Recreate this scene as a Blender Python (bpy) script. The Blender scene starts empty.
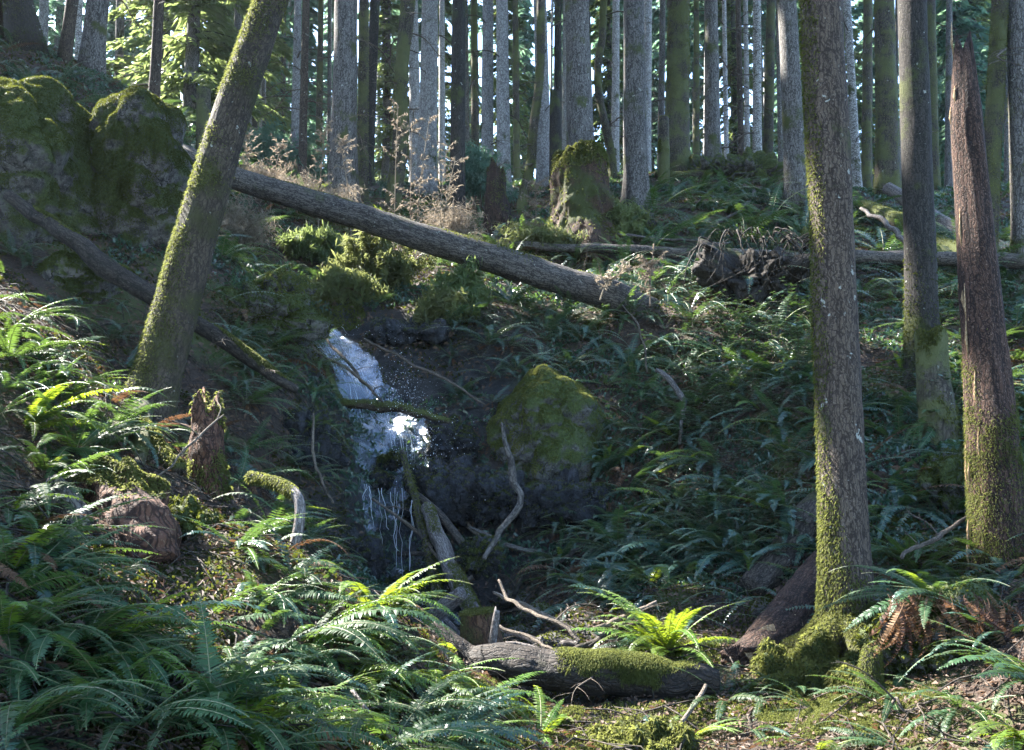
import bpy, bmesh, math, random
import numpy as np
from mathutils import Vector, Matrix, Euler
R = math.radians
rng = np.random.default_rng(11)
random.seed(11)
scene = bpy.context.scene
COL = scene.collection

# ------------------------------------------------------------------ camera, sky, sun, exposure
CAM = np.array([0.0, 0.0, 1.6]); PITCH = R(7.0); FPX = 910.0
cd = bpy.data.cameras.new('camera'); cam = bpy.data.objects.new('camera', cd); COL.objects.link(cam)
cam.location = CAM; cam.rotation_euler = (R(90) + PITCH, 0, 0)
cd.sensor_width = 36; cd.lens = 36 * FPX / 1024; cd.clip_start = 0.05; cd.clip_end = 2000
scene.camera = cam
SUN_EL, SUN_AZ = R(46), R(-58)                       # azimuth measured from +Y (into the picture), negative = from the left
SUN = np.array([math.sin(SUN_AZ) * math.cos(SUN_EL), math.cos(SUN_AZ) * math.cos(SUN_EL), math.sin(SUN_EL)])
world = bpy.data.worlds.new('World'); scene.world = world; world.use_nodes = True
wn = world.node_tree; wn.nodes.clear()
sky = wn.nodes.new('ShaderNodeTexSky'); sky.sky_type = 'NISHITA'; sky.sun_disc = False
sky.sun_elevation = SUN_EL; sky.sun_rotation = SUN_AZ
bg = wn.nodes.new('ShaderNodeBackground'); bg.inputs[1].default_value = 0.15; sky.ozone_density = 4.0
wo = wn.nodes.new('ShaderNodeOutputWorld')
wn.links.new(sky.outputs[0], bg.inputs[0]); wn.links.new(bg.outputs[0], wo.inputs[0])
ld = bpy.data.lights.new('sun', 'SUN'); sun = bpy.data.objects.new('sun', ld); COL.objects.link(sun)
ld.energy = 5.0; ld.angle = R(0.53); ld.color = (1.0, 0.95, 0.87)
sun.rotation_euler = Vector(-SUN).to_track_quat('-Z', 'Y').to_euler()
vs = scene.view_settings
vs.view_transform = 'Standard'; vs.look = 'None'; vs.exposure = 3.15; vs.gamma = 1.0; vs.use_curve_mapping = False
scene.cycles.use_denoising = True
scene.cycles.max_bounces = 6; scene.cycles.diffuse_bounces = 3; scene.cycles.glossy_bounces = 2
scene.cycles.transmission_bounces = 3; scene.cycles.transparent_max_bounces = 4; scene.cycles.volume_bounces = 1
scene.cycles.sample_clamp_indirect = 4.0

# ------------------------------------------------------------------ helpers: pixels, noise
CP, SP = math.cos(PITCH), math.sin(PITCH)
def ray(px, py):
    px = np.asarray(px, float); py = np.asarray(py, float)
    u = (px - 512) / FPX; v = (375 - py) / FPX
    d = np.stack([u, CP - v * SP, SP + v * CP], -1)
    return d / d[..., 1:2]
def at(px, py, Y):
    return CAM + ray(px, py) * np.asarray(Y, float)[..., None]
def proj(P):
    P = np.asarray(P, float) - CAM
    dep = P[..., 1] * CP + P[..., 2] * SP; up = -P[..., 1] * SP + P[..., 2] * CP
    return 512 + FPX * P[..., 0] / dep, 375 - FPX * up / dep, dep
def nrm(a):
    a = np.asarray(a, float)
    return a / np.maximum(np.linalg.norm(a, axis=-1, keepdims=True), 1e-9)
def _h(i, j, k, s):
    x = (i * 374761393 + j * 668265263 + k * 2147483647 + s * 1274126177) & 0xFFFFFFFF
    x = ((x ^ (x >> 13)) * 1274126177) & 0xFFFFFFFF
    x = ((x ^ (x >> 16)) * 2246822519) & 0xFFFFFFFF
    return ((x ^ (x >> 15)) & 0xFFFFFF) / float(0x7FFFFF) - 1.0
def vnoise(P, s=0):
    P = np.asarray(P, float); F = np.floor(P); f = P - F; I = F.astype(np.int64)
    f = f * f * (3 - 2 * f); i, j, k = I[..., 0], I[..., 1], I[..., 2]; r = 0
    for a in (0, 1):
        wa = f[..., 0] if a else 1 - f[..., 0]
        for b in (0, 1):
            wb = f[..., 1] if b else 1 - f[..., 1]
            for c in (0, 1):
                wc = f[..., 2] if c else 1 - f[..., 2]
                r = r + wa * wb * wc * _h(i + a, j + b, k + c, s)
    return r
def fbm(P, o=4, s=0, g=0.5):
    P = np.asarray(P, float); r = 0; a = 1.0; n = 0
    for q in range(o):
        r = r + a * vnoise(P, s + q * 17); n += a; a *= g; P = P * 2.03 + 7.1
    return r / n
def sm(x, a, b):
    t = np.clip((np.asarray(x, float) - a) / (b - a), 0, 1); return t * t * (3 - 2 * t)

# ------------------------------------------------------------------ helpers: meshes and objects
class Geo:
    def __init__(s): s.V = []; s.Q = []; s.T = []; s.C = []; s.qm = []; s.tm = []; s.n = 0
    def add(s, V, Q=None, T=None, co=None, m=0):
        V = np.asarray(V, float).reshape(-1, 3)
        if Q is not None and len(Q): Q = np.asarray(Q, int).reshape(-1, 4); s.Q.append(Q + s.n); s.qm.append(np.full(len(Q), m))
        if T is not None and len(T): T = np.asarray(T, int).reshape(-1, 3); s.T.append(T + s.n); s.tm.append(np.full(len(T), m))
        s.V.append(V); s.C.append(V if co is None else np.asarray(co, float).reshape(-1, 3)); s.n += len(V); return s
    def arrays(s):
        V = np.concatenate(s.V); C = np.concatenate(s.C)
        Q = np.concatenate(s.Q) if s.Q else np.zeros((0, 4), int); T = np.concatenate(s.T) if s.T else np.zeros((0, 3), int)
        qm = np.concatenate(s.qm) if s.qm else np.zeros(0, int); tm = np.concatenate(s.tm) if s.tm else np.zeros(0, int)
        return V, C, Q, T, qm, tm
    def tris(s):
        V, C, Q, T, a, b = s.arrays()
        return V, np.concatenate([Q[:, [0, 1, 2]], Q[:, [0, 2, 3]], T])
    def mesh(s, name, mats, smooth=True, origin=None):
        V, C, Q, T, qm, tm = s.arrays()
        if origin is not None: V = V - np.asarray(origin, float)
        me = bpy.data.meshes.new(name)
        me.vertices.add(len(V)); me.vertices.foreach_set('co', V.astype(np.float32).ravel())
        nl = len(Q) * 4 + len(T) * 3
        me.loops.add(nl); me.loops.foreach_set('vertex_index', np.concatenate([Q.ravel(), T.ravel()]).astype(np.int32))
        me.polygons.add(len(Q) + len(T))
        st = np.concatenate([np.arange(len(Q)) * 4, len(Q) * 4 + np.arange(len(T)) * 3]).astype(np.int32)
        me.polygons.foreach_set('loop_start', st)
        me.polygons.foreach_set('material_index', np.concatenate([qm, tm]).astype(np.int32))
        me.polygons.foreach_set('use_smooth', np.full(len(Q) + len(T), bool(smooth)))
        a = me.attributes.new('co', 'FLOAT_VECTOR', 'POINT'); a.data.foreach_set('vector', C.astype(np.float32).ravel())
        me.update(calc_edges=True); me.validate()
        for m in (mats if isinstance(mats, (list, tuple)) else [mats]): me.materials.append(m)
        return me
def link(name, me, parent=None, loc=None):
    o = bpy.data.objects.new(name, me); COL.objects.link(o)
    if loc is not None: o.location = [float(c) for c in loc]
    if parent is not None: o.parent = parent
    return o
def tag(o, label=None, cat=None, group=None, kind=None):
    for k, v in (('label', label), ('category', cat), ('group', group), ('kind', kind)):
        if v: o[k] = v
    return o
def thing(name, loc, label, cat, group=None):
    o = bpy.data.objects.new(name, None); COL.objects.link(o); o.empty_display_size = 0.2
    o.location = [float(c) for c in loc]
    return tag(o, label, cat, group)
def part(name, g, mats, parent, smooth=True):
    """mesh given in world space, parented to an unrotated thing"""
    o0 = np.array(parent.location) if parent.parent is None else np.array(parent.location) + np.array(parent.parent.location)
    return link(name, g.mesh(name, mats, smooth, o0), parent)
def solo(name, g, mats, label, cat, group=None, kind=None, smooth=True, origin=None):
    V = np.concatenate(g.V)
    o = V.mean(0) if origin is None else np.asarray(origin, float)
    if origin is None: o[2] = V[:, 2].min()
    return tag(link(name, g.mesh(name, mats, smooth, o), None, o), label, cat, group, kind)

def smoothpath(P, n, rad=None):
    P = np.asarray(P, float); m = len(P)
    t = np.linspace(0, m - 1, n); i = np.clip(t.astype(int), 0, m - 2); f = (t - i)[:, None]
    p0 = P[np.clip(i - 1, 0, m - 1)]; p1 = P[i]; p2 = P[i + 1]; p3 = P[np.clip(i + 2, 0, m - 1)]
    out = 0.5 * (2 * p1 + (p2 - p0) * f + (2 * p0 - 5 * p1 + 4 * p2 - p3) * f ** 2 + (3 * p1 - p0 - 3 * p2 + p3) * f ** 3)
    if rad is None: return out
    return out, np.interp(t, np.arange(m), np.asarray(rad, float))
def tube(P, rad, seg=16, amp=0.0, ns=1.0, seed=0, cap=(True, True), shape=None, long=0.25):
    """closed tube along P; amp = relative bark relief, drawn out along the length; shape(theta, s) multiplies the radius"""
    P = np.asarray(P, float); n = len(P); rad = np.broadcast_to(np.asarray(rad, float), (n,))
    Tn = nrm(np.gradient(P, axis=0)); a = np.array([0, 0, 1.0]) if abs(Tn[0][2]) < 0.9 else np.array([0, 1.0, 0])
    N = np.zeros((n, 3)); N[0] = nrm(np.cross(Tn[0], a))
    for i in range(1, n): N[i] = nrm(N[i - 1] - Tn[i] * np.dot(N[i - 1], Tn[i]))
    B = np.cross(Tn, N); th = np.linspace(0, 2 * np.pi, seg, endpoint=False)
    s = np.concatenate([[0], np.cumsum(np.linalg.norm(np.diff(P, axis=0), axis=1))])
    TH, S = np.meshgrid(th, s); RR = np.repeat(rad[:, None], seg, 1)
    if shape is not None: RR = RR * shape(TH, S)
    off = (seed * 7.31) % 50
    co = np.stack([np.cos(TH) * RR + off, np.sin(TH) * RR + off, S + off], -1)
    if amp:
        r0 = np.median(rad)
        q = np.stack([np.cos(TH) * r0 * ns + off, np.sin(TH) * r0 * ns + off, S * ns * long + off], -1)
        RR = RR * (1 + amp * fbm(q, 4, seed))
    V = P[:, None] + RR[..., None] * (np.cos(TH)[..., None] * N[:, None] + np.sin(TH)[..., None] * B[:, None])
    i = np.arange(n - 1)[:, None] * seg; j = np.arange(seg)[None]; k = (j + 1) % seg
    Q = np.stack([i + j, i + k, i + seg + k, i + seg + j], -1).reshape(-1, 4)
    V = V.reshape(-1, 3); co = co.reshape(-1, 3); T = []
    for e, c in enumerate(cap):
        if not c: continue
        r = 0 if e == 0 else (n - 1) * seg
        V = np.concatenate([V, [P[0 if e == 0 else -1]]]); co = np.concatenate([co, [co[r:r + seg].mean(0)]]); ci = len(V) - 1
        for q in range(seg):
            T.append((r + (q + 1) % seg, r + q, ci) if e == 0 else (r + q, r + (q + 1) % seg, ci))
    return V, Q, np.array(T, int).reshape(-1, 3), co
def gtube(g, *a, m=0, **k):
    V, Q, T, co = tube(*a, **k); g.add(V, Q, T, co, m); return g
def blades(g, P, N, L, W, spread=0.7, droop=0.3, m=0, r=None):
    """small bent blades (moss, needles, grass) rooted at P"""
    r = r or rng; n = len(P)
    d = nrm(nrm(N) + r.normal(0, spread, (n, 3))); s = nrm(np.cross(d, r.normal(0, 1, (n, 3))))
    L = L * r.uniform(0.5, 1.4, n)[:, None]; W = np.broadcast_to(np.asarray(W, float), (n,))[:, None] * 0.5
    mid = P + d * L * 0.6; tip = P + d * L + np.array([0, 0, -1.0]) * L * droop
    V = np.stack([P - s * W, P + s * W, mid + s * W * 0.8, mid - s * W * 0.8, tip], 1).reshape(-1, 3)
    b = np.arange(n)[:, None] * 5
    g.add(V, b + np.array([0, 1, 2, 3]), b + np.array([3, 2, 4]), m=m); return g
def surf(g, n, mask=None, r=None):
    """n random points (and normals) on a Geo's surface; mask(point, normal) -> probability"""
    r = r or rng
    V, T = g.tris() if isinstance(g, Geo) else g
    a, b, c = V[T[:, 0]], V[T[:, 1]], V[T[:, 2]]; N = np.cross(b - a, c - a); A = np.linalg.norm(N, axis=1) + 1e-12; N = N / A[:, None]
    w = A.copy()
    if mask is not None: w *= np.clip(mask((a + b + c) / 3, N), 0, 1)
    if w.sum() <= 0: return np.zeros((0, 3)), np.zeros((0, 3))
    i = r.choice(len(T), n, p=w / w.sum()); u, v = r.random(n), r.random(n); f = u + v > 1; u[f], v[f] = 1 - u[f], 1 - v[f]
    return a[i] + (b - a)[i] * u[:, None] + (c - a)[i] * v[:, None], N[i]

# ------------------------------------------------------------------ helpers: materials
class NT:
    def __init__(s, name):
        s.m = bpy.data.materials.new(name); s.m.use_nodes = True; s.t = s.m.node_tree; s.t.nodes.clear()
        s.out = s.t.nodes.new('ShaderNodeOutputMaterial')
    def n(s, typ, props=None, **inp):
        x = s.t.nodes.new('ShaderNode' + typ)
        for k, v in (props or {}).items(): setattr(x, k, v)
        for k, v in inp.items():
            key = int(k[1:]) if k[0] == 'i' and k[1:].isdigit() else k.replace('_', ' ')
            s.set(x.inputs[key], v)
        return x
    def set(s, sock, v):
        if isinstance(v, bpy.types.NodeSocket): s.t.links.new(v, sock)
        elif isinstance(v, bpy.types.Node): s.t.links.new(v.outputs[0], sock)
        else:
            if isinstance(v, tuple) and len(v) == 3 and sock.type == 'RGBA': v = v + (1,)
            sock.default_value = v
    def math(s, op, a, b=0.0, c=0.0):
        return s.n('Math', {'operation': op}, i0=a, i1=b, i2=c).outputs[0]
    def step(s, v, lo, hi):
        return s.n('MapRange', {'interpolation_type': 'SMOOTHSTEP'}, i0=v, i1=lo, i2=hi).outputs[0]
    def mix(s, f, a, b):
        x = s.n('Mix', {'data_type': 'RGBA'}); s.set(x.inputs[0], f); s.set(x.inputs[6], a); s.set(x.inputs[7], b); return x.outputs[2]
    def noise(s, vec, scale, detail=4.0, rough=0.55):
        return s.n('TexNoise', None, Vector=vec, Scale=scale, Detail=detail, Roughness=rough).outputs[0]
    def scaled(s, vec, sc):
        return s.n('VectorMath', {'operation': 'MULTIPLY'}, i0=vec, i1=sc).outputs[0]
    def attr(s, name='co'):
        return s.n('Attribute', {'attribute_name': name})
    def finish(s, col, rough=0.8, bump=None, bs=0.3, bd=0.02, spec=0.3, transl=None, tcol=None, **kw):
        p = s.n('BsdfPrincipled', None, Base_Color=col, Roughness=rough, Specular_IOR_Level=spec)
        for k, v in kw.items(): s.set(p.inputs[k.replace('_', ' ')], v)
        if bump is not None:
            b = s.n('Bump', None, Strength=bs, Distance=bd, Height=bump); s.set(p.inputs['Normal'], b.outputs[0])
        o = p.outputs[0]
        if transl:
            t = s.n('BsdfTranslucent', None, Color=tcol if tcol is not None else col)
            o = s.n('MixShader', None, i0=transl, i1=o, i2=t.outputs[0]).outputs[0]
        s.t.links.new(o, s.out.inputs[0]); return s.m

def bark(name, dark, mid, light, moss=0.3, mosscol=(0.036, 0.042, 0.011), lichen=0.15, sc=14.0, up=0.0, stretch=0.22, rough=0.85, depth=0.012, lichcol=(0.33, 0.34, 0.30)):
    t = NT(name); co = t.attr().outputs['Vector']
    st = t.scaled(co, (1, 1, stretch))
    wob = t.n('VectorMath', {'operation': 'ADD'}, i0=st, i1=t.scaled(t.n('TexNoise', None, Vector=co, Scale=sc * .8, Detail=3.0).outputs['Color'], (1.2 / sc,) * 3)).outputs[0]
    vor = t.n('TexVoronoi', {'feature': 'DISTANCE_TO_EDGE'}, Vector=wob, Scale=sc * 1.9).outputs['Distance']
    f0 = t.noise(st, sc, 6, 0.7); f2 = t.noise(co, sc * 3.1, 5, 0.7); big = t.noise(co, 1.7, 4, 0.6)
    f1 = t.math('MULTIPLY', f0, t.math('ADD', 0.5, t.math('MULTIPLY', 0.5, t.step(vor, 0.0, 0.2))))
    c = t.mix(t.step(f1, 0.22, 0.56), dark, mid); c = t.mix(t.math('MULTIPLY', t.step(f2, 0.52, 0.72), t.step(f1, .25, .5)), c, light)
    rnd = t.n('ObjectInfo').outputs['Random']
    l = t.step(t.noise(co, 9.0, 3, 0.7), 0.69 - 0.2 * lichen, 0.74 - 0.2 * lichen)
    c = t.mix(t.math('MULTIPLY', l, 0.75 if lichen > 0 else 0.0), c, lichcol)
    nz = t.n('SeparateXYZ', None, i0=t.n('NewGeometry').outputs['Normal']).outputs[2]
    m = t.math('ADD', t.math('ADD', big, t.math('MULTIPLY', f2, 0.25)), t.math('MULTIPLY', nz, up))
    m = t.step(m, 0.86 - 0.55 * moss, 1.0 - 0.55 * moss)
    mc = t.mix(t.noise(co, 6.0, 3), mosscol, tuple(x * 2.0 for x in mosscol))
    c = t.mix(m, c, mc)
    hsv = t.n('HueSaturation', None, Value=t.n('MapRange', None, i0=rnd, i3=0.78, i4=1.2).outputs[0], Color=c)
    h = t.math('ADD', t.math('MULTIPLY', f1, 1.0), t.math('MULTIPLY', f2, t.math('ADD', 0.35, m)))
    return t.finish(hsv.outputs[0], rough, h, 0.9, depth)
def leaf(name, a, b, rough=0.45, transl=0.35, tcol=(0.16, 0.22, 0.02), spec=0.5, sc=3.0, var=0.35):
    t = NT(name); oi = t.n('ObjectInfo').outputs['Random']; P = t.n('NewGeometry').outputs['Position']
    c = t.mix(t.step(t.noise(P, sc, 3), 0.35, 0.65), a, b)
    h = t.n('HueSaturation', None, Hue=t.n('MapRange', None, i0=oi, i3=0.485, i4=0.515).outputs[0], Value=t.n('MapRange', None, i0=oi, i3=1 - var, i4=1 + var).outputs[0], Color=c)
    return t.finish(h.outputs[0], rough, None, spec=spec, transl=transl, tcol=tcol)
M = {}
M['bark_grey'] = bark('bark_grey', (0.04, 0.035, 0.032), (0.145, 0.135, 0.125), (0.26, 0.25, 0.235), 0.34, lichen=0.25)
M['bark_brown'] = bark('bark_brown', (0.022, 0.015, 0.011), (0.085, 0.062, 0.045), (0.17, 0.14, 0.11), 0.22, lichen=0.22, sc=22, stretch=0.2)
M['bark_dark'] = bark('bark_dark', (0.013, 0.011, 0.009), (0.042, 0.036, 0.030), (0.085, 0.077, 0.064), 0.38, lichen=0.12, sc=18)
M['bark_pale'] = bark('bark_pale', (0.16, 0.15, 0.145), (0.36, 0.35, 0.34), (0.5, 0.49, 0.48), 0.24, lichen=0.3, sc=10, stretch=0.5, lichcol=(0.48, 0.48, 0.46))
M['bark_birch'] = bark('bark_birch', (0.10, 0.09, 0.08), (0.45, 0.44, 0.42), (0.6, 0.6, 0.58), 0.30, lichen=0.0, sc=7, stretch=1.6)
M['bark_mossy'] = bark('bark_mossy', (0.025, 0.020, 0.015), (0.075, 0.062, 0.046), (0.17, 0.15, 0.12), 0.58, (0.052, 0.056, 0.020), lichen=0.15)
M['rotten_red'] = bark('rotten_red', (0.022, 0.010, 0.006), (0.10, 0.046, 0.027), (0.20, 0.125, 0.08), 0.12, lichen=0.0, sc=16, stretch=0.25, depth=0.03)
M['bark_lean'] = bark('bark_lean', (0.022, 0.016, 0.011), (0.066, 0.050, 0.034), (0.13, 0.105, 0.075), 0.44, (0.030, 0.029, 0.010), lichen=0.15, sc=16)
M['log_wet'] = bark('log_wet', (0.008, 0.006, 0.005), (0.032, 0.023, 0.017), (0.075, 0.058, 0.045), 0.14, lichen=0.0, sc=18, rough=.7, depth=.02)
M['rotten'] = bark('rotten', (0.011, 0.006, 0.004), (0.056, 0.029, 0.019), (0.17, 0.12, 0.09), 0.10, lichen=0.0, sc=22, stretch=0.07, depth=0.02)
M['rotten_mossy'] = bark('rotten_mossy', (0.022, 0.011, 0.007), (0.085, 0.045, 0.026), (0.2, 0.14, 0.09), 0.5, (0.036, 0.042, 0.010), lichen=0.0, sc=20, stretch=0.08, depth=0.02, up=0.15)
M['log_grey'] = bark('log_grey', (0.03, 0.026, 0.023), (0.115, 0.10, 0.088), (0.24, 0.22, 0.19), 0.16, lichen=0.15, sc=16, up=0.1, stretch=0.2)
M['log_dark'] = bark('log_dark', (0.012, 0.010, 0.008), (0.05, 0.040, 0.032), (0.13, 0.11, 0.09), 0.16, lichen=0.05, sc=18, up=0.10)
M['log_mossy'] = bark('log_mossy', (0.015, 0.012, 0.008), (0.06, 0.045, 0.033), (0.13, 0.11, 0.08), 0.62, lichen=0.05, sc=16, up=0.25)
M['bare_wood'] = bark('bare_wood', (0.06, 0.05, 0.045), (0.17, 0.15, 0.14), (0.32, 0.29, 0.27), 0.08, lichen=0.0, sc=24, stretch=0.06)
M['fresh_wood'] = bark('fresh_wood', (0.22, 0.14, 0.07), (0.42, 0.30, 0.17), (0.55, 0.43, 0.27), 0.0, lichen=0.0, sc=24, stretch=0.07)
M['twig'] = bark('twig', (0.05, 0.04, 0.03), (0.14, 0.11, 0.085), (0.24, 0.2, 0.16), 0.2, lichen=0.0, sc=30)
M['fern'] = leaf('fern', (0.022, 0.055, 0.024), (0.042, 0.085, 0.032), 0.5, 0.34, (0.11, 0.185, 0.03), 0.32)
M['fern_young'] = leaf('fern_young', (0.06, 0.12, 0.02), (0.09, 0.15, 0.025), 0.42, 0.42, (0.25, 0.33, 0.02), 0.45)
M['fern_shade_tint'] = leaf('fern_shade_tint', (0.020, 0.054, 0.042), (0.042, 0.086, 0.064), 0.30, 0.30, (0.10, 0.18, 0.03), 0.6)  # shaded copy of the fern leaf, blue sky light put into its colour
M['rachis'] = leaf('rachis', (0.11, 0.12, 0.05), (0.15, 0.14, 0.07), 0.5, 0.0, spec=0.4)
M['dead_fern'] = leaf('dead_fern', (0.070, 0.036, 0.021), (0.125, 0.070, 0.042), 0.7, 0.25, (0.17, 0.085, 0.04), 0.2, 8.0)
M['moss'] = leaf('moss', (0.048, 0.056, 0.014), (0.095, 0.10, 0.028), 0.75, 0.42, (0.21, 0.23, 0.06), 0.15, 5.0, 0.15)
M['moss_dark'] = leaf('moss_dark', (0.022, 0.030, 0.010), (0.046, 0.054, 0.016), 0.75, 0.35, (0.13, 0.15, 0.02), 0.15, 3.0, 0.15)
M['conifer'] = leaf('conifer', (0.026, 0.075, 0.058), (0.05, 0.115, 0.085), 0.5, 0.45, (0.17, 0.30, 0.17), 0.4, 0.6)
M['conifer_lit_tint'] = leaf('conifer_lit_tint', (0.05, 0.09, 0.035), (0.085, 0.125, 0.045), 0.5, 0.5, (0.22, 0.28, 0.09), 0.35, 0.8)  # lit copy of the conifer leaf, sunlight put into its yellow-green colour
M['shrub'] = leaf('shrub', (0.07, 0.086, 0.03), (0.12, 0.135, 0.052), 0.6, 0.45, (0.26, 0.29, 0.10), 0.3, 3.0)
M['salal'] = leaf('salal', (0.025, 0.055, 0.03), (0.05, 0.085, 0.045), 0.28, 0.15, (0.1, 0.18, 0.03), 0.7)
M['dry'] = leaf('dry', (0.15, 0.125, 0.095), (0.25, 0.21, 0.165), 0.8, 0.3, (0.34, 0.28, 0.21), 0.2, 9.0)
M['litter'] = leaf('litter', (0.055, 0.034, 0.022), (0.125, 0.082, 0.055), 0.65, 0.15, (0.25, 0.13, 0.06), 0.3, 14.0)
# ------------------------------------------------------------------ the ground
CT = np.array([
 (0,750,2.9),(130,750,3.0),(260,750,3.3),(400,750,3.9),(520,750,4.5),(640,756,4.8),(800,750,4.9),(920,750,4.5),(1024,750,4.2),
 (0,600,3.7),(0,500,4.6),(0,400,5.7),(0,320,6.9),(100,600,4.2),(100,500,5.4),(90,420,6.5),(150,425,7.6),(200,640,4.3),(250,620,4.7),(200,510,6.6),(290,560,5.9),
 (350,690,4.5),(400,640,5.4),(420,690,5.1),(440,625,7.0),(330,600,6.6),(270,510,7.4),
 (0,95,13.0),(90,92,15.0),(160,110,17.0),(60,300,8.6),(140,330,9.0),(200,250,12.0),(230,235,15.0),(20,200,10.4),(150,200,11.4),
 (250,290,10.8),(290,310,11.6),(240,360,9.7),(290,420,9.4),(300,500,8.8),(340,560,8.4),
 (322,322,12.6),(345,360,12.0),(370,400,11.5),(395,445,11.0),(400,500,10.5),(395,550,10.0),(430,598,9.3),(470,620,8.2),(500,640,7.4),
 (390,320,13.2),(400,300,14.2),(330,255,16.0),(400,235,18.5),(330,200,23.0),(400,192,25.0),(480,228,20.0),(470,300,14.0),(450,380,12.0),(500,350,12.4),
 (560,300,14.4),(640,310,13.6),(560,236,17.5),(640,225,18.0),(700,250,16.5),(760,180,23.0),(680,172,25.0),(600,180,24.0),(850,200,20.0),(800,220,18.0),(900,195,22.0),(1000,225,18.0),(1024,260,15.5),
 (600,400,12.0),(700,400,11.6),(800,400,10.4),(700,500,9.8),(800,500,8.6),(770,575,8.0),(560,560,9.4),(600,480,10.6),(520,500,10.4),(640,610,7.6),(560,620,7.5),
 (935,445,9.2),(1000,560,6.8),(900,510,8.0),(960,400,10.6),(960,320,13.0),(880,340,12.0),(850,650,6.2),(740,706,5.5),(600,724,5.45),(520,660,6.4),(700,640,6.8),
 (950,640,5.4),(1024,600,5.6),(1024,480,8.4),(1024,400,10.6)], float)
CW = [tuple(p) for p in at(CT[:, 0], CT[:, 1], CT[:, 2])]
CW += [(-6, 1, 1.9), (-9, 4, 3.4), (-10, 8, 5.0), (-14, 12, 8.5), (-20, 18, 12.5), (-25, 8, 8), (-20, 0, 5), (-2.5, 0, 0.7), (0, 0, 0), (0, -6, -0.4), (0, 2, 0.15), (2, 2, 0.1), (4.5, 2, 0.6),
       (6, 5, 1.6), (9, 8, 3.2), (12, 12, 5.2), (18, 18, 8.6), (16, 8, 5), (12, 0, 2.0), (-8, -8, 2), (8, -8, 1), (-30, 30, 17), (30, 30, 13), (30, 10, 8),
       (-8, 28, 11.5), (8, 28, 10.8), (0, 34, 12.8), (-16, 36, 15), (18, 36, 13), (0, 45, 14), (-30, 48, 17), (30, 48, 14.5), (0, 65, 14.5), (-45, 65, 17), (45, 65, 15), (0, 95, 14), (-90, 95, 16), (90, 95, 14),
       (-90, 40, 20), (90, 40, 16), (-90, -15, 14), (90, -15, 8), (0, -15, -0.5)]
CW = np.array(CW, float)
def _phi(r2): return np.where(r2 > 1e-12, 0.5 * r2 * np.log(np.maximum(r2, 1e-12)), 0.0)
_n = len(CW); _d2 = ((CW[:, None, :2] - CW[None, :, :2]) ** 2).sum(-1)
_A = np.zeros((_n + 3, _n + 3)); _A[:_n, :_n] = _phi(_d2) + np.eye(_n) * 0.12
_A[:_n, _n] = 1; _A[:_n, _n + 1:] = CW[:, :2]; _A[_n, :_n] = 1; _A[_n + 1:, :_n] = CW[:, :2].T
_sol = np.linalg.solve(_A, np.concatenate([CW[:, 2], np.zeros(3)]))
def Hexact(x, y):
    x = np.asarray(x, float).ravel(); y = np.asarray(y, float).ravel(); out = np.empty(len(x))
    for i in range(0, len(x), 20000):
        a = x[i:i + 20000]; b = y[i:i + 20000]
        r2 = (a[:, None] - CW[None, :, 0]) ** 2 + (b[:, None] - CW[None, :, 1]) ** 2
        out[i:i + 20000] = _phi(r2) @ _sol[:_n] + _sol[_n] + _sol[_n + 1] * a + _sol[_n + 2] * b
    P = np.stack([x, y, np.zeros_like(x)], -1)
    amp = sm(np.hypot(x, y), 1.5, 6)
    out += amp * (0.16 * fbm(P / 1.3, 4, 3) + 0.05 * fbm(P / 0.28, 3, 9))
    return out
gx = np.concatenate([np.linspace(-90, -13, 40)[:-1], np.linspace(-13, -7, 60)[:-1], np.linspace(-7, 7, 260)[:-1], np.linspace(7, 13, 60)[:-1], np.linspace(13, 90, 40)])
gy = np.concatenate([np.linspace(-15, 1.5, 24)[:-1], np.linspace(1.5, 17, 260)[:-1], np.linspace(17, 30, 90)[:-1], np.linspace(30, 95, 60)])
GX, GY = np.meshgrid(gx, gy)
GZ = Hexact(GX, GY).reshape(GX.shape)
def H(x, y):
    x = np.asarray(x, float); y = np.asarray(y, float)
    i = np.clip(np.searchsorted(gx, x) - 1, 0, len(gx) - 2); j = np.clip(np.searchsorted(gy, y) - 1, 0, len(gy) - 2)
    u = np.clip((x - gx[i]) / (gx[i + 1] - gx[i]), 0, 1); v = np.clip((y - gy[j]) / (gy[j + 1] - gy[j]), 0, 1)
    return GZ[j, i] * (1 - u) * (1 - v) + GZ[j, i + 1] * u * (1 - v) + GZ[j + 1, i] * (1 - u) * v + GZ[j + 1, i + 1] * u * v
def HN(x, y, e=0.12):
    a = (H(x + e, y) - H(x - e, y)) / (2 * e); b = (H(x, y + e) - H(x, y - e)) / (2 * e)
    return nrm(np.stack([-a, -b, np.ones_like(a)], -1))
_ys = np.geomspace(2.0, 70, 500)
def hit(px, py):
    """world point where the view ray of a pixel meets the ground (first crossing); Y=70 if none"""
    px = np.atleast_1d(np.asarray(px, float)); py = np.atleast_1d(np.asarray(py, float))
    d = ray(px, py); X = d[:, None, 0] * _ys; Z = CAM[2] + d[:, None, 2] * _ys
    below = Z < H(X, np.broadcast_to(_ys, X.shape)); k = np.where(below.any(1), below.argmax(1), len(_ys) - 1)
    k0 = np.maximum(k - 1, 0); y = 0.5 * (_ys[k] + _ys[k0]); P = CAM + d * y[:, None]; P[:, 2] = H(P[:, 0], P[:, 1]); return P
def ground(px, Y):
    """ground point under image column px at depth Y"""
    d = (np.asarray(px, float) - 512) / FPX; y = np.asarray(Y, float); x = d * y * CP
    for _ in range(3): z = H(x, y); x = d * (y * CP + (z - CAM[2]) * SP)
    return np.stack([x, y, H(x, y)], -1)

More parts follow.
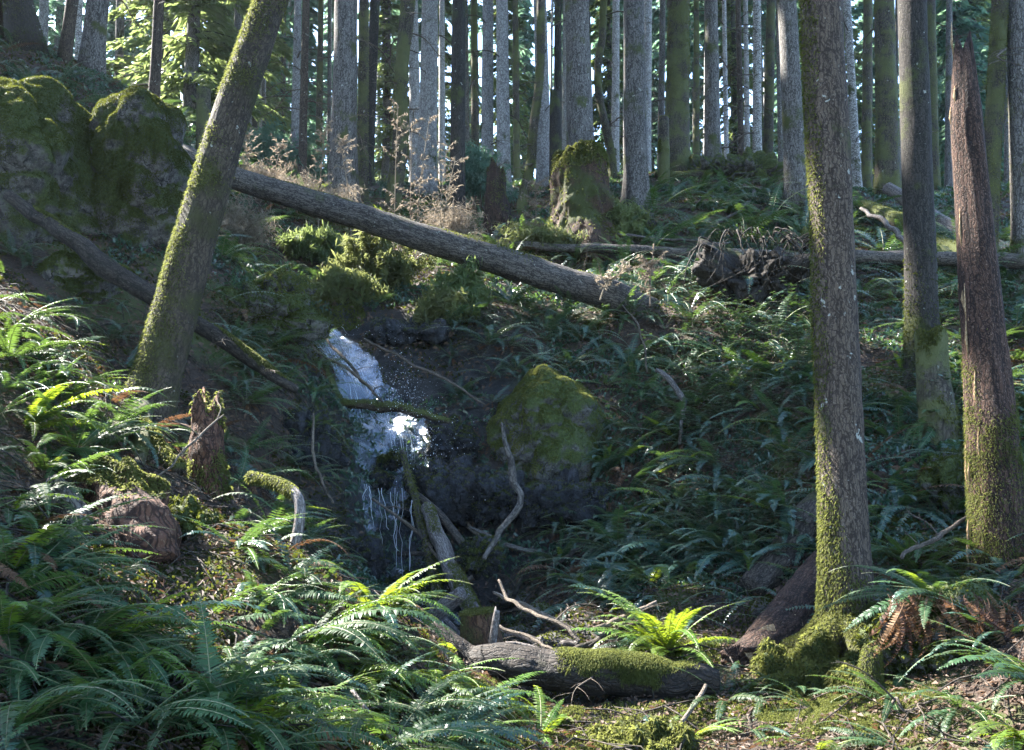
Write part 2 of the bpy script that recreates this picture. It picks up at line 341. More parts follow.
# the stream's path down the rock, world space
FALL = at(np.array([318, 338, 352, 366, 384, 392, 396, 398, 402, 420, 452, 490, 520.]), np.array([322, 346, 366, 388, 416, 444, 478, 515, 552, 596, 622, 652, 672.]), np.array([12.8, 12.35, 12.0, 11.7, 11.35, 11.0, 10.65, 10.3, 9.95, 9.2, 8.2, 7.1, 6.3]))
FALL[:, 2] = H(FALL[:, 0], FALL[:, 1])
FALL = smoothpath(FALL, 120)
_gp = np.stack([GX, GY], -1).reshape(-1, 2); _near = (abs(_gp[:, 0]) < 8) & (_gp[:, 1] > 4) & (_gp[:, 1] < 16)
_dist = np.full(len(_gp), 9.0); _dist[_near] = np.sqrt(((_gp[_near][:, None] - FALL[None, :, :2]) ** 2).sum(-1)).min(1)
_rc = at(455, 395, 12.0); _pool = at(470, 520, 10.0)
ROCK = np.maximum(1 - sm(_dist, 0.6, 1.7), np.maximum(1 - sm(np.hypot((_gp[:, 0] - _rc[0]) / 1.0, (_gp[:, 1] - _rc[1]) / 1.1), .6, 1.3), 1 - sm(np.hypot((_gp[:, 0] - _pool[0]) / 1.1, (_gp[:, 1] - _pool[1]) / .9), .6, 1.2))).reshape(GX.shape)
# gouge the stream bed a little and break the rock up into ledges
_l = fbm(np.stack([GX / 0.9, GY / 0.9, GZ / 0.35], -1), 3, 41)
GZ = GZ - 0.22 * (1 - sm(_dist, 0.0, 0.8)).reshape(GX.shape) + ROCK * (0.26 * _l + 0.10 * np.abs(fbm(np.stack([GX / 0.35, GY / 0.35, GZ / 0.2], -1), 3, 43)))
FALL[:, 2] = H(FALL[:, 0], FALL[:, 1])

t = NT('forest_floor'); P = t.n('NewGeometry'); pos = P.outputs['Position']
nz = t.n('SeparateXYZ', None, i0=P.outputs['Normal']).outputs[2]
n1 = t.noise(pos, 1.1, 5, 0.6); n2 = t.noise(pos, 7.0, 5, 0.7); n3 = t.noise(pos, 38.0, 4, 0.7)
c = t.mix(t.step(n3, 0.35, 0.68), (0.018, 0.012, 0.009), (0.085, 0.055, 0.040))
c = t.mix(t.step(n2, 0.45, 0.7), c, (0.045, 0.030, 0.020))
mo = t.step(t.math('ADD', n1, t.math('MULTIPLY', n2, 0.4)), 0.66, 0.82)
c = t.mix(mo, c, t.mix(n2, (0.030, 0.042, 0.010), (0.075, 0.085, 0.018)))
rk = t.attr('rock').outputs['Fac']
rc = t.mix(t.step(n2, 0.35, 0.7), (0.007, 0.007, 0.008), (0.030, 0.029, 0.029))
c = t.mix(rk, c, rc)
M['ground'] = t.finish(c, t.math('SUBTRACT', 0.85, t.math('MULTIPLY', rk, 0.45)), t.math('ADD', n3, n2), 0.9, 0.05, spec=0.4)
g = Geo(); ny, nx = GX.shape
ii = (np.arange(ny - 1)[:, None] * nx + np.arange(nx - 1)[None]).ravel()
g.add(np.stack([GX, GY, GZ], -1).reshape(-1, 3), np.stack([ii, ii + 1, ii + nx + 1, ii + nx], -1))
me = g.mesh('ground', M['ground'])
a = me.attributes.new('rock', 'FLOAT', 'POINT'); a.data.foreach_set('value', ROCK.astype(np.float32).ravel())
tag(link('ground', me), kind='structure')

# ------------------------------------------------------------------ trees
def crown_geo(h0, h1, rad, nb, ns, seed, droop=0.35, L=0.26, W=0.085, m=0):
    """boughs round a stem from height h0 to h1, each bough a fan of small needle sprays; returns centres, dirs, sides"""
    r = np.random.default_rng(seed); k = nb * ns
    hb = h0 + (h1 - h0) * r.random(nb) ** 0.9; f = (hb - h0) / (h1 - h0)
    Lb = rad * np.clip((1 - f) ** 0.75, 0.08, 1) * r.uniform(0.65, 1.1, nb) * (0.45 + 0.55 * sm(f, -0.02, 0.12)); az = r.random(nb) * 2 * np.pi
    tt = r.random((nb, ns)) ** 0.75
    out = np.stack([np.cos(az), np.sin(az)], -1); sid = np.stack([-np.sin(az), np.cos(az)], -1)
    wid = 0.30 * Lb[:, None] * (1 - tt * 0.75) * r.uniform(-1, 1, (nb, ns))
    rr = Lb[:, None] * tt
    xy = out[:, None] * rr[..., None] + sid[:, None] * wid[..., None]
    z = hb[:, None] + 0.18 * rr - droop * rr ** 2 / np.maximum(Lb[:, None], 0.3) * 0.9 - r.random((nb, ns)) * 0.16 * Lb[:, None] ** 0.5
    C = np.concatenate([xy, z[..., None]], -1).reshape(-1, 3)
    d = out[:, None] * 0.8 + sid[:, None] * np.sign(wid)[..., None] * 0.7
    D = np.concatenate([d, np.full((nb, ns, 1), -0.45)], -1).reshape(-1, 3) + r.normal(0, 0.3, (k, 3)); D = nrm(D)
    S = nrm(np.cross(D, np.array([0, 0, 1.0]) + r.normal(0, 0.5, (k, 3))))
    return C, D, S, (hb, az, Lb)
def sprays(g, C, D, S, L, W, r, m=0):
    n = len(C); L = (L * r.uniform(0.6, 1.35, n))[:, None]; W = (W * r.uniform(0.6, 1.3, n))[:, None]
    V = np.stack([C - D * L * 0.5, C + S * W - D * L * 0.1, C + D * L * 0.55, C - S * W - D * L * 0.15], 1).reshape(-1, 3)
    V[2::4, 2] -= 0.15 * L[:, 0]
    g.add(V, (np.arange(n)[:, None] * 4 + np.arange(4)), m=m); return g
def limbs(g, info, droop, m=0, seg=4):
    for hb, az, Lb in zip(*info):
        s = np.linspace(0, 1, 4) * Lb * 0.9
        P = np.stack([np.cos(az) * s, np.sin(az) * s, hb + 0.18 * s - droop * s ** 2 / max(Lb, 0.3) * 0.9], -1)
        gtube(g, P, np.linspace(0.022, 0.006, 4) * (0.5 + Lb / 3), seg=seg, m=m)
    return g
CROWNS = []
for q in range(3):
    g = Geo(); r = np.random.default_rng(70 + q); C, D, S, inf = crown_geo(15.5, 30, 2.8, 50, 60, 70 + q)
    sprays(g, C, D, S, 0.55, 0.13, r); limbs(g, inf, 0.35, 1)
    CROWNS.append(g.mesh('crown', [M['conifer'], M['bark_dark']], False))
# dead side branches, one metre long, drooping, with twigs
BRANCH = []
for q in range(4):
    g = Geo(); r = np.random.default_rng(90 + q)
    P = smoothpath(np.array([[0, 0, 0], [0.35, r.normal(0, .05), 0.03], [0.7, r.normal(0, .1), -0.06], [1, r.normal(0, .12), -0.2]]), 9)
    gtube(g, P, np.linspace(0.018, 0.004, 9), seg=5, amp=0.15, ns=20)
    for k in range(5):
        b = P[2 + k]; s = 1 if k % 2 else -1; l = r.uniform(.15, .4)
        gtube(g, smoothpath(np.array([b, b + [l * .5, s * l * .5, -.02], b + [l * .8, s * l * .9, -l * .4]]), 5), np.linspace(0.006, 0.002, 5), seg=4)
    BRANCH.append(g.mesh('branch', M['twig']))
GROUP_RIDGE = 'trees standing on the ridge'
def tree(label, xt, xb, Y, w, mat, H_=30.0, name='conifer_tree', cat='tree', crown=True, stubs=0, flare=0.35, seg=14, dz=0.45, relief=0.06, top=None, bend=0.0, group=GROUP_RIDGE, moss=0, mossmat='moss', yb=None, taper=0.75, mossmask=None, mossL=0.035):
    """trunk from the ground under column xb at depth Y through column xt at the top edge; w = width in pixels"""
    B = ground(xb, Y) if yb is None else at(xb, yb, Y)
    B = np.array(B, float); B[2] = H(B[0], B[1]) - 0.25
    T = at(xt, 0.0, Y)
    axis = nrm(T - B); rad = 0.5 * w * (Y * CP + (0.5 * (T[2] + B[2]) - CAM[2]) * SP) / FPX
    Lt = H_ if top is None else top
    fine = np.linalg.norm(T - B) + 1.2
    s = np.concatenate([np.arange(0, min(fine, Lt), dz), np.linspace(min(fine, Lt), Lt, 10 if Lt > fine else 2)]) if Lt > fine else np.arange(0, Lt + dz * .5, dz)
    s = np.unique(s); o1, o2 = rng.random() * 50, rng.random() * 50
    side = np.array([1.0, 0, 0]); P = B + axis * s[:, None]
    P = P + side * (bend * np.stack([fbm(np.stack([s / 3.0 + o1, s * 0, s * 0], -1), 2, 5)], -1)) + np.array([0, 1.0, 0]) * (bend * fbm(np.stack([s / 3.0 + o2, s * 0, s * 0], -1), 2, 6))[:, None]
    rr = rad * 1.06 * (1 - taper * s / H_) ; rr = np.maximum(rr, 0.02)
    ph = rng.random() * 6; nl = int(rng.integers(3, 6))
    def shape(TH, S): return 1 + flare * np.exp(-np.maximum(S - 0.15, 0) / (2.2 * rad + 0.12)) * (1 + 0.55 * np.cos(nl * TH + ph)) 
    th = thing(name, B + [0, 0, 0.25], label, cat, group)
    g = Geo(); gtube(g, P, rr, seg=seg, amp=relief, ns=2.2 / max(rad, .05) ** 0.5, seed=int(rng.integers(1, 999)), shape=shape)
    tr = part('trunk', g, M[mat], th)
    if crown:
        c = link('crown', CROWNS[int(rng.integers(3))], th, P[0] - B); c.rotation_euler = (0, 0, rng.random() * 6.3); k = Lt / 30; c.scale = (k, k, k)
    for q in range(stubs):
        h = rng.uniform(0.15, 1.0) * fine; p = np.array([np.interp(h, s, P[:, i]) for i in range(3)]); a = rng.random() * 6.28
        b = link('branch', BRANCH[int(rng.integers(4))], th, p - (B + [0, 0, 0.25])); b.rotation_euler = (0, rng.uniform(-0.2, 0.45), a); k = rng.uniform(0.5, 1.5); b.scale = (k, k, k)
    if moss:
        mm = mossmask or (lambda p, n: sm(fbm(p * 2.2, 3, 8) + 0.45 * n[:, 2], -0.25, 0.3))
        sp, sn = surf(g, moss, lambda p, n: mm(p, n) * (p[:, 2] < T[2] + 0.4)); gm = Geo(); blades(gm, sp - sn * 0.005, sn, mossL, 0.012, 0.8, 0.5)
        part('moss', gm, M[mossmat], th)
    return th, g
# trees of the ridge: label, x at the top edge, x at the base, depth, width, bark, options
TREES = [
 ('dark mossy trunk at the far corner above the big mossy outcrop', 18, 30, 15.5, 26, 'bark_dark', dict(moss=2500, mossmat='moss_dark')),
 ('slim pinkish brown trunk leaning beside the corner tree above the outcrop', 71, 62, 16, 11, 'bark_brown', dict(bend=0.1)),
 ('stout grey trunk rising straight behind the big mossy outcrop', 98, 91, 17, 20, 'bark_grey', dict(stubs=3)),
 ('slender brown trunk standing right behind the smaller mossy boulder', 159, 154, 18, 10, 'bark_brown', dict(stubs=4, crown=False)),
 ('thin white birch trunk between the slim brown and the stout grey trunk', 80, 76, 24, 6, 'bark_birch', dict()),
 ('thin dead grey conifer with whorls of bare twigs behind the leaning mossy tree', 298, 294, 26, 8, 'bark_pale', dict(stubs=22, crown=False)),
 ('thin brown conifer with drooping bare branches beside the dead grey one', 306, 302, 25, 8, 'bark_brown', dict(stubs=18, crown=False)),
 ('stout grey trunk with thin twigs standing over the high end of the fallen log', 346, 343, 20.5, 25, 'bark_grey', dict(stubs=5, seg=24, relief=0.08)),
 ('moss covered trunk pressed against the stout grey trunk above the fallen log', 364, 362, 22, 11, 'bark_mossy', dict(moss=3000)),
 ('dark trunk leaning a little just behind the moss covered one', 375, 367, 27, 11, 'bark_dark', dict()),
 ('twisted mossy trunk with a strip of bare pale wood', 400, 392, 20.5, 15, 'bark_mossy', dict(moss=3500, bend=0.3, seg=20, relief=0.22, stubs=3)),
 ('pale grey trunk half hidden by the twisted mossy trunk', 413, 416, 30, 11, 'bark_pale', dict()),
 ('broad pale grey trunk beyond the twisted mossy trunk', 430, 427, 25, 18, 'bark_pale', dict(stubs=3)),
 ('dark brown trunk straight above the middle of the fallen log', 459, 457, 19, 15, 'bark_dark', dict(seg=24, relief=0.08)),
 ('thin mossy trunk in the gap beside the twin pale trunks', 474, 476, 30, 8, 'bark_mossy', dict(moss=1200)),
 ('pale lichen grey twin trunk, the thinner one with the ragged lower bark', 488, 487, 24, 12, 'bark_pale', dict()),
 ('pale lichen grey twin trunk, the one next to the curved mossy stem', 502, 504, 23.5, 13, 'bark_pale', dict(stubs=2)),
 ('curved thin stem wrapped in green moss next to the twin pale trunks', 534, 528, 21, 9, 'bark_mossy', dict(moss=3000, bend=0.45, crown=False, stubs=2)),
 ('pale smooth trunk just behind the curved mossy stem', 540, 545, 24, 14, 'bark_pale', dict()),
 ('very thin dark trunk between the pale smooth one and the largest grey one', 558, 557, 31, 8, 'bark_dark', dict(stubs=3)),
 ('large straight grey trunk rising directly behind the moss capped stump', 577, 581, 22.5, 26, 'bark_grey', dict(seg=28, relief=0.07)),
 ('crooked thin mossy stem with knots beside the large straight grey trunk', 602, 606, 24, 8, 'bark_mossy', dict(moss=2200, bend=0.4, stubs=8, crown=False)),
 ('thin pale trunk behind the crooked mossy stem', 616, 615, 30, 8, 'bark_pale', dict(stubs=3)),
 ('big brown grey trunk with spreading roots beside the moss capped stump', 634, 636, 17.8, 22, 'bark_grey', dict(seg=32, relief=0.08, flare=0.6, moss=2500, mossmask=lambda p, n: sm(6.6 - p[:, 2], 0, 1.2) * 0.7)),
 ('narrow pale trunk close behind the big trunk with spreading roots', 648, 646, 26, 9, 'bark_pale', dict()),
 ('thick trunk shaggy with green moss from base to top, on the crest', 679, 675, 23, 23, 'bark_mossy', dict(moss=9000, seg=26, relief=0.1)),
 ('straight grey trunk on the crest beyond the shaggy mossy one', 711, 713, 25, 15, 'bark_grey', dict(stubs=4)),
 ('thin bare sapling with many side twigs next to the spotted alder', 738, 742, 28, 6, 'bark_brown', dict(stubs=16, crown=False)),
 ('thin grey sapling close to the straight grey crest trunk', 724, 727, 30, 5, 'bark_pale', dict(stubs=14, crown=False)),
 ('white spotted alder trunk with green moss patches', 757, 757, 27, 9, 'bark_birch', dict(moss=900, stubs=6)),
 ('mossy trunk standing between the spotted alder and the leaning grey trunk', 771, 767, 28, 10, 'bark_mossy', dict(moss=1200)),
 ('grey trunk leaning slightly with a mossy foot beside the near brown trunk', 787, 797, 19, 20, 'bark_grey', dict(seg=26, moss=2500, mossmask=lambda p, n: sm(8.2 - p[:, 2], 0, 1.2))),
 ('bone white birch trunk leaning behind the near brown trunk', 847, 858, 26, 8, 'bark_birch', dict(crown=False)),
 ('slim mossy trunk just beyond the bone white birch', 868, 866, 28, 10, 'bark_mossy', dict(moss=1200, stubs=3)),
 ('thick grey trunk with green moss patches beyond the near dark trunk', 884, 888, 21, 21, 'bark_mossy', dict(moss=5000, seg=24)),
 ('short mossy trunk seen past the near dark trunk', 929, 932, 24, 13, 'bark_mossy', dict(moss=2500)),
 ('mossy brown trunk leaning behind the broken red snag', 1000, 984, 14.5, 17, 'bark_mossy', dict(moss=4000, seg=24, stubs=2)),
 ('grey mossy trunk at the far edge beyond the broken red snag', 1016, 1024, 14.5, 20, 'bark_grey', dict(moss=1200)),
]
for (label, xt, xb, Y, w, mat, o) in TREES:
    o['stubs'] = o.get('stubs', 0) + (4 if Y > 19 else 0)
    tree(label, xt, xb, Y, w, mat, **o)
# smaller trunks farther back, between the named ones
FAR = [(42, 36, 27), (118, 60, 33), (186, 7, 36), (214, 8, 40), (236, 9, 33), (262, 7, 38), (282, 6, 44), (318, 7, 41), (328, 5, 50), (388, 7, 44), (442, 7, 40), (468, 6, 47), (517, 7, 38), (565, 6, 42), (592, 6, 47), (626, 6, 36), (660, 7, 34), (696, 7, 40), (704, 5, 52), (733, 6, 46), (748, 6, 38), (782, 7, 36), (807, 8, 32), (838, 7, 42), (877, 6, 40), (902, 7, 36), (948, 7, 33), (960, 6, 45), (975, 5, 50), (1008, 7, 30), (410, 5, 56), (610, 5, 60), (672, 5, 58), (765, 5, 58), (820, 5, 55), (498, 5, 58)] + [(float(x), float(w_), float(Y_)) for x, w_, Y_ in zip(np.linspace(196, 1016, 34) + rng.uniform(-9, 9, 34), rng.uniform(3, 5.5, 34), rng.uniform(36, 64, 34))]
for k, (x, w, Y) in enumerate(FAR):
    w = min(w, 9)
    tree('FAR', x + rng.uniform(-4, 4), x, Y, w, ['bark_pale', 'bark_grey', 'bark_mossy', 'bark_pale', 'bark_grey'][k % 5], group='slim trunks deep in the forest', stubs=[6, 10, 5, 12, 8][k % 5], seg=10, dz=0.9)

# ------------------------------------------------------------------ near trees
near, gN = tree('tall brown trunk with rough bark and a sunlit mossy foot', 822, 849, 6.25, 43, 'bark_brown', seg=72, dz=0.05, relief=0.13, flare=0.30, moss=26000, mossL=.022,
     mossmask=lambda p, n: sm(1.35 - p[:, 2] + 0.5 * fbm(p * 3, 2, 4) - 0.6 * n[:, 0], 0, 0.9) + 0.35 * sm(-n[:, 0] - 0.6 + 0.3 * fbm(p * 4, 2, 2), 0.0, 0.1), group=None, yb=648, taper=0.5, name='conifer_tree', H_=26)  # moss on the left side is widened to stand in for the sunlit rim
g = Geo(); nb0 = np.array(near.location)
for a_, l_ in ((-2.6, .75), (-1.6, .6), (-.5, .7), (.6, .6), (2.5, .7)):
    q = nb0 + np.array([[math.cos(a_) * x, math.sin(a_) * x, 0] for x in (.08, .26, .5, l_)]); q[:, 2] = H(q[:, 0], q[:, 1]) + [.26, .08, .0, -.08]; gtube(g, smoothpath(q, 18), np.linspace(.12, .03, 18), seg=16, amp=.2, ns=8)
bits_ = part('root', g, M['bark_mossy'], near)
sp_, sn_ = surf(g, 22000, lambda p, n: sm(n[:, 2] + .6 * fbm(p * 5, 2, 9), -.1, .3)); gm = Geo(); blades(gm, sp_, sn_, .022, .006, .8, .5); part('moss', gm, M['moss'], near)
tree('dark straight trunk rising behind the short rotten stump on the fern slope', 912, 924, 10.6, 29, 'bark_dark', seg=56, dz=0.07, relief=0.11, flare=0.45, moss=5000, mossmat='moss_dark',
     mossmask=lambda p, n: sm(4.6 - p[:, 2] + 0.7 * fbm(p * 2, 2, 4), 0, 1.2), group=None, stubs=0, H_=28, taper=0.6)

def barrel(label, name, cat, pts, wpx, mat, seg=48, n=60, amp=0.12, ns=8, jag=0.0, flare=0.0, moss=0, mossmask=None, mossmat='moss', mossL=0.035, group=None, cap=True, rest=False, gnarl=0.0, twigs=0, onhit=0, fixr=None, seed=None, raw=None, partname='trunk', lean=None, long=0.25, extra=None, mossW=0.012):
    """standing or lying timber along pixel points (x, y, depth); wpx = width in pixels at each"""
    pts = np.array(pts, float); P = at(pts[:, 0], pts[:, 1], pts[:, 2]) if raw is None else np.array(raw, float)
    if onhit: P = hit(pts[:, 0], pts[:, 1])
    dep = proj(P)[2]; r = 0.5 * np.asarray(wpx, float) * dep / FPX
    if fixr is not None: r = np.array(fixr, float)
    if onhit: P = P + [0, 0, 1] * (r * onhit)[:, None]
    if not rest and raw is None and abs(nrm(P[-1] - P[0])[2]) > .8: P = np.concatenate([[P[0] - [0, 0, .4]], P]); r = np.concatenate([[r[0] * 1.08], r])
    P, r = smoothpath(P, n, r)
    if gnarl: q = P * 3.5 + len(label); P = P + gnarl * np.stack([fbm(q, 3, 1), fbm(q, 3, 2), fbm(q, 3, 3)], -1)
    if rest: P[:, 2] = np.maximum(P[:, 2], H(P[:, 0], P[:, 1]) + 0.35 * r)
    seed = int(rng.integers(1, 999)) if seed is None else seed
    def shape(TH, S): return 1 + flare * np.exp(-S / (2 * r[0])) * (1 + 0.5 * np.cos(4 * TH + seed))
    V, Q, T, co = tube(P, r, seg, amp, ns, seed, (True, cap), shape if flare else None, long)
    if jag:
        w = np.linspace(0, 1, n) ** 6; th = np.arange(seg) / seg * 2 * np.pi; ax = nrm(P[-1] - P[-3])
        q = fbm(np.stack([np.cos(th) * 2.2 + seed, np.sin(th) * 2.2, th * 0], -1), 3, seed); q = (q - q.min()) / (q.max() - q.min() + 1e-6)
        V[:n * seg] -= (w[:, None] * q[None]).reshape(-1, 1) * ax * jag
        if cap: V[-1] -= ax * jag * 0.75
    g = Geo(); g.add(V, Q, T, co)
    b = P[0].copy(); th = thing(name, b, label, cat, group); part(partname, g, M[mat], th)
    if moss:
        mm = mossmask or (lambda p, n: sm(n[:, 2] + 0.5 * fbm(p * 2.5, 3, seed), 0.15, 0.5))
        sp, sn = surf(g, moss, mm)
        if len(sp): gm = Geo(); blades(gm, sp - sn * 0.004, sn, mossL, mossW, 0.8, 0.5); part('moss', gm, M[mossmat], th)
    for q in range(twigs):
        i = int(rng.integers(n // 5, n - 2)); o = link('branch', BRANCH[int(rng.integers(4))], th, P[i] - b); k = rng.uniform(.25, .5); o.scale = (k,) * 3; o.rotation_euler = (0, rng.uniform(-.8, .3), rng.uniform(0, 6.28))
    return th, g, P, r
def bits(th, name, g, mat, smooth=True): return part(name, g, M[mat], th, smooth)

lt, lg, LP, LR = barrel('thick mossy trunk leaning over the mossy boulders', 'leaning_tree', 'tree', [(138, 440, 7.8), (158, 372, 7.9), (180, 295, 8.0), (203, 210, 8.1), (222, 145, 8.2), (243, 80, 8.3), (272, 0, 8.5), (300, -70, 8.7), (330, -170, 9), (365, -300, 9.4), (400, -470, 10)],
     [66, 48, 41, 40, 37, 35, 32, 31, 28, 24, 18], 'bark_lean', seg=64, n=150, amp=0.13, ns=6, moss=40000, mossW=.008, mossmask=lambda p, n: 0.02 + sm(fbm(p * 1.8, 3, 8) - 0.3 * n[:, 0] - 0.2 * n[:, 1], -0.15, 0.3), mossL=0.03)
c = link('crown', CROWNS[1], lt, LP[-1] - LP[0] + [0, 0, -15]); c.scale = (1.1, 1.1, 1.0)
g = Geo()
for (a, b, c2) in (((150, 405), (120, 430), (98, 452)), ((165, 400), (185, 440), (196, 470)), ((140, 410), (140, 450), (128, 490))):
    p = hit(*np.array([a, b, c2], float).T); p[0] = LP[6] * 0.3 + p[0] * 0.7; p[:, 2] += [0.15, 0.03, -0.06]
    gtube(g, smoothpath(p, 16), np.linspace(0.11, 0.03, 16), seg=14, amp=0.15, ns=8)
bits(lt, 'root', g, 'bark_mossy')

sn, sg, SPth, SR = barrel('broken red snag with a splintered top and a mossy lower half', 'dead_snag', 'dead tree', [(1000, 590, 6.9), (999, 545, 6.9), (992, 440, 6.9), (983, 330, 6.95), (973, 200, 7.0), (966, 110, 7.0), (962, 30, 7.05)],
     [62, 54, 47, 38, 31, 27, 15], 'rotten', seg=64, n=130, amp=0.2, ns=7, jag=0.22, moss=34000, mossW=.007, mossmask=lambda p, n: sm(2.75 - p[:, 2] + 1.0 * fbm(p * 2.2, 3, 4), 0.0, 0.6) * (0.3 + sm(fbm(p * 3, 2, 77), -0.2, 0.1)), mossL=0.022, long=0.12)
for k in range(26):   # pale splinters still standing on the sunlit edge
    i = int(rng.integers(30, 128)); a = rng.uniform(2.2, 4.2); p = SPth[i] + SR[i] * 1.04 * np.array([math.cos(a), math.sin(a) * 0.7, 0]); l = rng.uniform(.06, .22)
    bits(sn, 'splinter', gtube(Geo(), np.array([p - [0, 0, l], p + [-.012, 0, 0], p + [-.004, 0, l]]), [0.004, 0.011, 0.002], seg=5), 'fresh_wood')
barrel('short rotten mossy stump with a hollow top in front of the dark straight trunk', 'rotten_stump', 'stump', [(940, 455, 9.3), (937, 420, 9.3), (933, 375, 9.35), (930, 330, 9.4)], [42, 36, 32, 30], 'bark_mossy', n=50, amp=0.22, ns=7, jag=0.12, moss=4500)
barrel('large dark stump with a cap of bright moss on the ridge', 'mossy_stump', 'stump', [(586, 250, 17.0), (583, 222, 17.1), (581, 190, 17.2), (580, 150, 17.3)], [80, 62, 51, 44], 'rotten_mossy', seg=96, n=90, amp=0.42, ns=4, flare=0.12, jag=.12, long=.4, moss=9000, mossmask=lambda p, n: 0.03 + sm(p[:, 2] + .5 * n[:, 2] - 7.75, 0, .5) + 0.35 * sm(fbm(p * 2, 3, 5), 0.1, 0.3), mossL=0.06, mossW=0.025, partname='wood')
barrel('jagged dark broken stump with moss at its foot below the twin pale trunks', 'broken_stump', 'stump', [(500, 238, 18.4), (497, 205, 18.5), (495, 160, 18.6)], [34, 24, 16], 'rotten', n=40, amp=0.3, ns=6, jag=0.45, moss=1500, partname='wood', mossL=0.05)
barrel('small mossy stub leaning against the shaggy mossy trunk', 'stub', 'stump', [(664, 175, 22.0), (664, 118, 22.1)], [12, 10], 'bark_mossy', n=20, seg=16, moss=1200, partname='wood', mossL=0.05)
barrel('pale round topped stub standing between boulder and leaning tree', 'stub', 'stump', [(203, 170, 15.0), (204, 90, 15.2)], [15, 14], 'bark_mossy', n=30, seg=20, moss=700, partname='wood')
barrel('short dark snag among the pale trunks', 'stub', 'stump', [(556, 175, 21.0), (555, 88, 21.1)], [14, 10], 'bark_dark', n=30, seg=16, jag=0.2, partname='wood')
# rotten stumps of the near bank
barrel('split red rotten stump with mossy edges under the leaning tree', 'rotten_stump', 'stump', [(212, 520, 6.9), (209, 470, 6.9), (207, 430, 6.95), (205, 383, 7.0)], [46, 36, 32, 26], 'rotten_red', n=90, amp=0.5, ns=6, long=.4, jag=0.3, moss=5000, mossmask=lambda p, n: sm(fbm(p * 3, 2, 5) + 0.5 * abs(n[:, 0]), 0.2, 0.5), partname='wood')
st, g1, _, _ = barrel('crumbling red brown stump with a moss cushion on top', 'rotten_stump', 'stump', [(134, 590, 5.05), (124, 545, 5.15), (112, 500, 5.3), (103, 468, 5.4)], [118, 100, 80, 50], 'rotten_red', seg=110, n=80, amp=0.75, ns=4, long=.75, jag=0.2, moss=9000, mossmask=lambda p, n: sm(.6 * n[:, 2] + 3.0 * (p[:, 2] - 1.5) + .6 * fbm(p * 4, 2, 3), 0.5, 0.9), mossL=0.025, partname='wood')
barrel('grey weathered slab of bark beside the crumbling stump', 'bark_slab', 'dead wood', [(84, 575, 4.9), (74, 520, 4.95), (54, 478, 5.0)], [30, 36, 14], 'log_grey', n=40, seg=24, amp=0.3, ns=6, partname='wood')
for (lb, pts, w, ms) in [('small mossy post beside the sunlit mossy foot of the brown trunk', [(868, 722, 5.3), (869, 690, 5.3), (872, 645, 5.3)], [28, 25, 15], 16000)]:
    barrel(lb, 'mossy_post', 'stump', pts, w, 'bark_mossy', n=40, seg=32, moss=ms, jag=.05, mossmask=lambda p, n: np.ones(len(p)), mossL=0.02, mossW=.006, partname='wood')
barrel('round cut stump with an orange brown face beside the stream', 'cut_stump', 'stump', [(482, 652, 6.4), (480, 632, 6.4), (478, 612, 6.4)], [44, 40, 34], 'rotten_mossy', n=24, seg=40, amp=0.12, moss=1500, partname='wood')
barrel('upright pale splinter of wood beside the round stump', 'splinter', 'dead wood', [(492, 650, 6.2), (498, 606, 6.2)], [9, 6], 'bare_wood', n=14, seg=8, partname='wood', jag=0.05)

# ------------------------------------------------------------------ fallen logs and branches
def log(label, pts, w, mat, name='fallen_log', cat='log', **k): return barrel(label, name, cat, pts, w, mat, partname='trunk', **dict(dict(rest=not k.pop('norest', 0)), **k))
bl, bg_, BP, BR = log('long grey log fallen across the gully above the waterfall', [(150, 138, 14.3), (235, 178, 13.9), (330, 208, 13.7), (450, 246, 13.5), (560, 280, 13.35), (610, 296, 13.4), (650, 312, 14.0)], [20, 22, 25, 28, 31, 32, 30], 'log_grey', seg=48, n=160, amp=0.16, ns=6, norest=1, gnarl=.02, moss=2500, mossmask=lambda p, n: sm(n[:, 2] + .9 * fbm(p * 1.3, 3, 5), .75, 1.1))
for i, a in ((20, 1), (38, -1), (50, 1), (66, 1), (78, -1), (90, 1), (104, -1), (118, 1), (130, 1)):
    b = link('branch', BRANCH[i % 4], bl, BP[i] - BP[0] + [0, 0, BR[i] * 0.6]); b.rotation_euler = (0, -1.1 * a if a > 0 else 0.5, i); b.scale = (0.5,) * 3
log('thin straight pole lying along the slope behind the root wad', [(510, 258, 16.6), (600, 264, 16.2), (700, 272, 15.7), (800, 276, 15.0), (905, 280, 14.3), (1030, 287, 13.6)], [7, 9, 11, 12, 14, 16], 'log_grey', seg=24, n=90, amp=0.1, onhit=3.4, gnarl=.04, twigs=3)
log('mossy log wedged behind the leaning tree and reaching the gully', [(8, 196, 8.9), (60, 232, 8.8), (110, 268, 8.75), (160, 300, 8.7), (215, 335, 8.65), (262, 368, 8.6), (296, 392, 8.6)], [12, 16, 21, 18, 16, 13, 8], 'log_dark', seg=36, n=90, amp=0.2, ns=7, moss=5000, gnarl=.03, twigs=2, mossmask=lambda p, n: sm(n[:, 2] + fbm(p * 2, 2, 8), .6, 1.0))
log('dark mossy bough lying across the falling water', [(322, 398, 11.2), (352, 402, 11.1), (385, 409, 11.0), (415, 412, 10.8), (450, 420, 10.7)], [7, 9, 11, 8, 5], 'log_mossy', name='bough', cat='branch', seg=20, n=60, amp=0.3, gnarl=.08, twigs=2, moss=600)
log('mossy pole propped steeply against the waterfall ledge', [(401, 452, 10.0), (415, 500, 9.6), (430, 555, 9.2), (440, 605, 8.9)], [5, 7, 9, 10], 'log_grey', name='propped_pole', cat='log', seg=24, n=50, moss=1200, gnarl=.03)
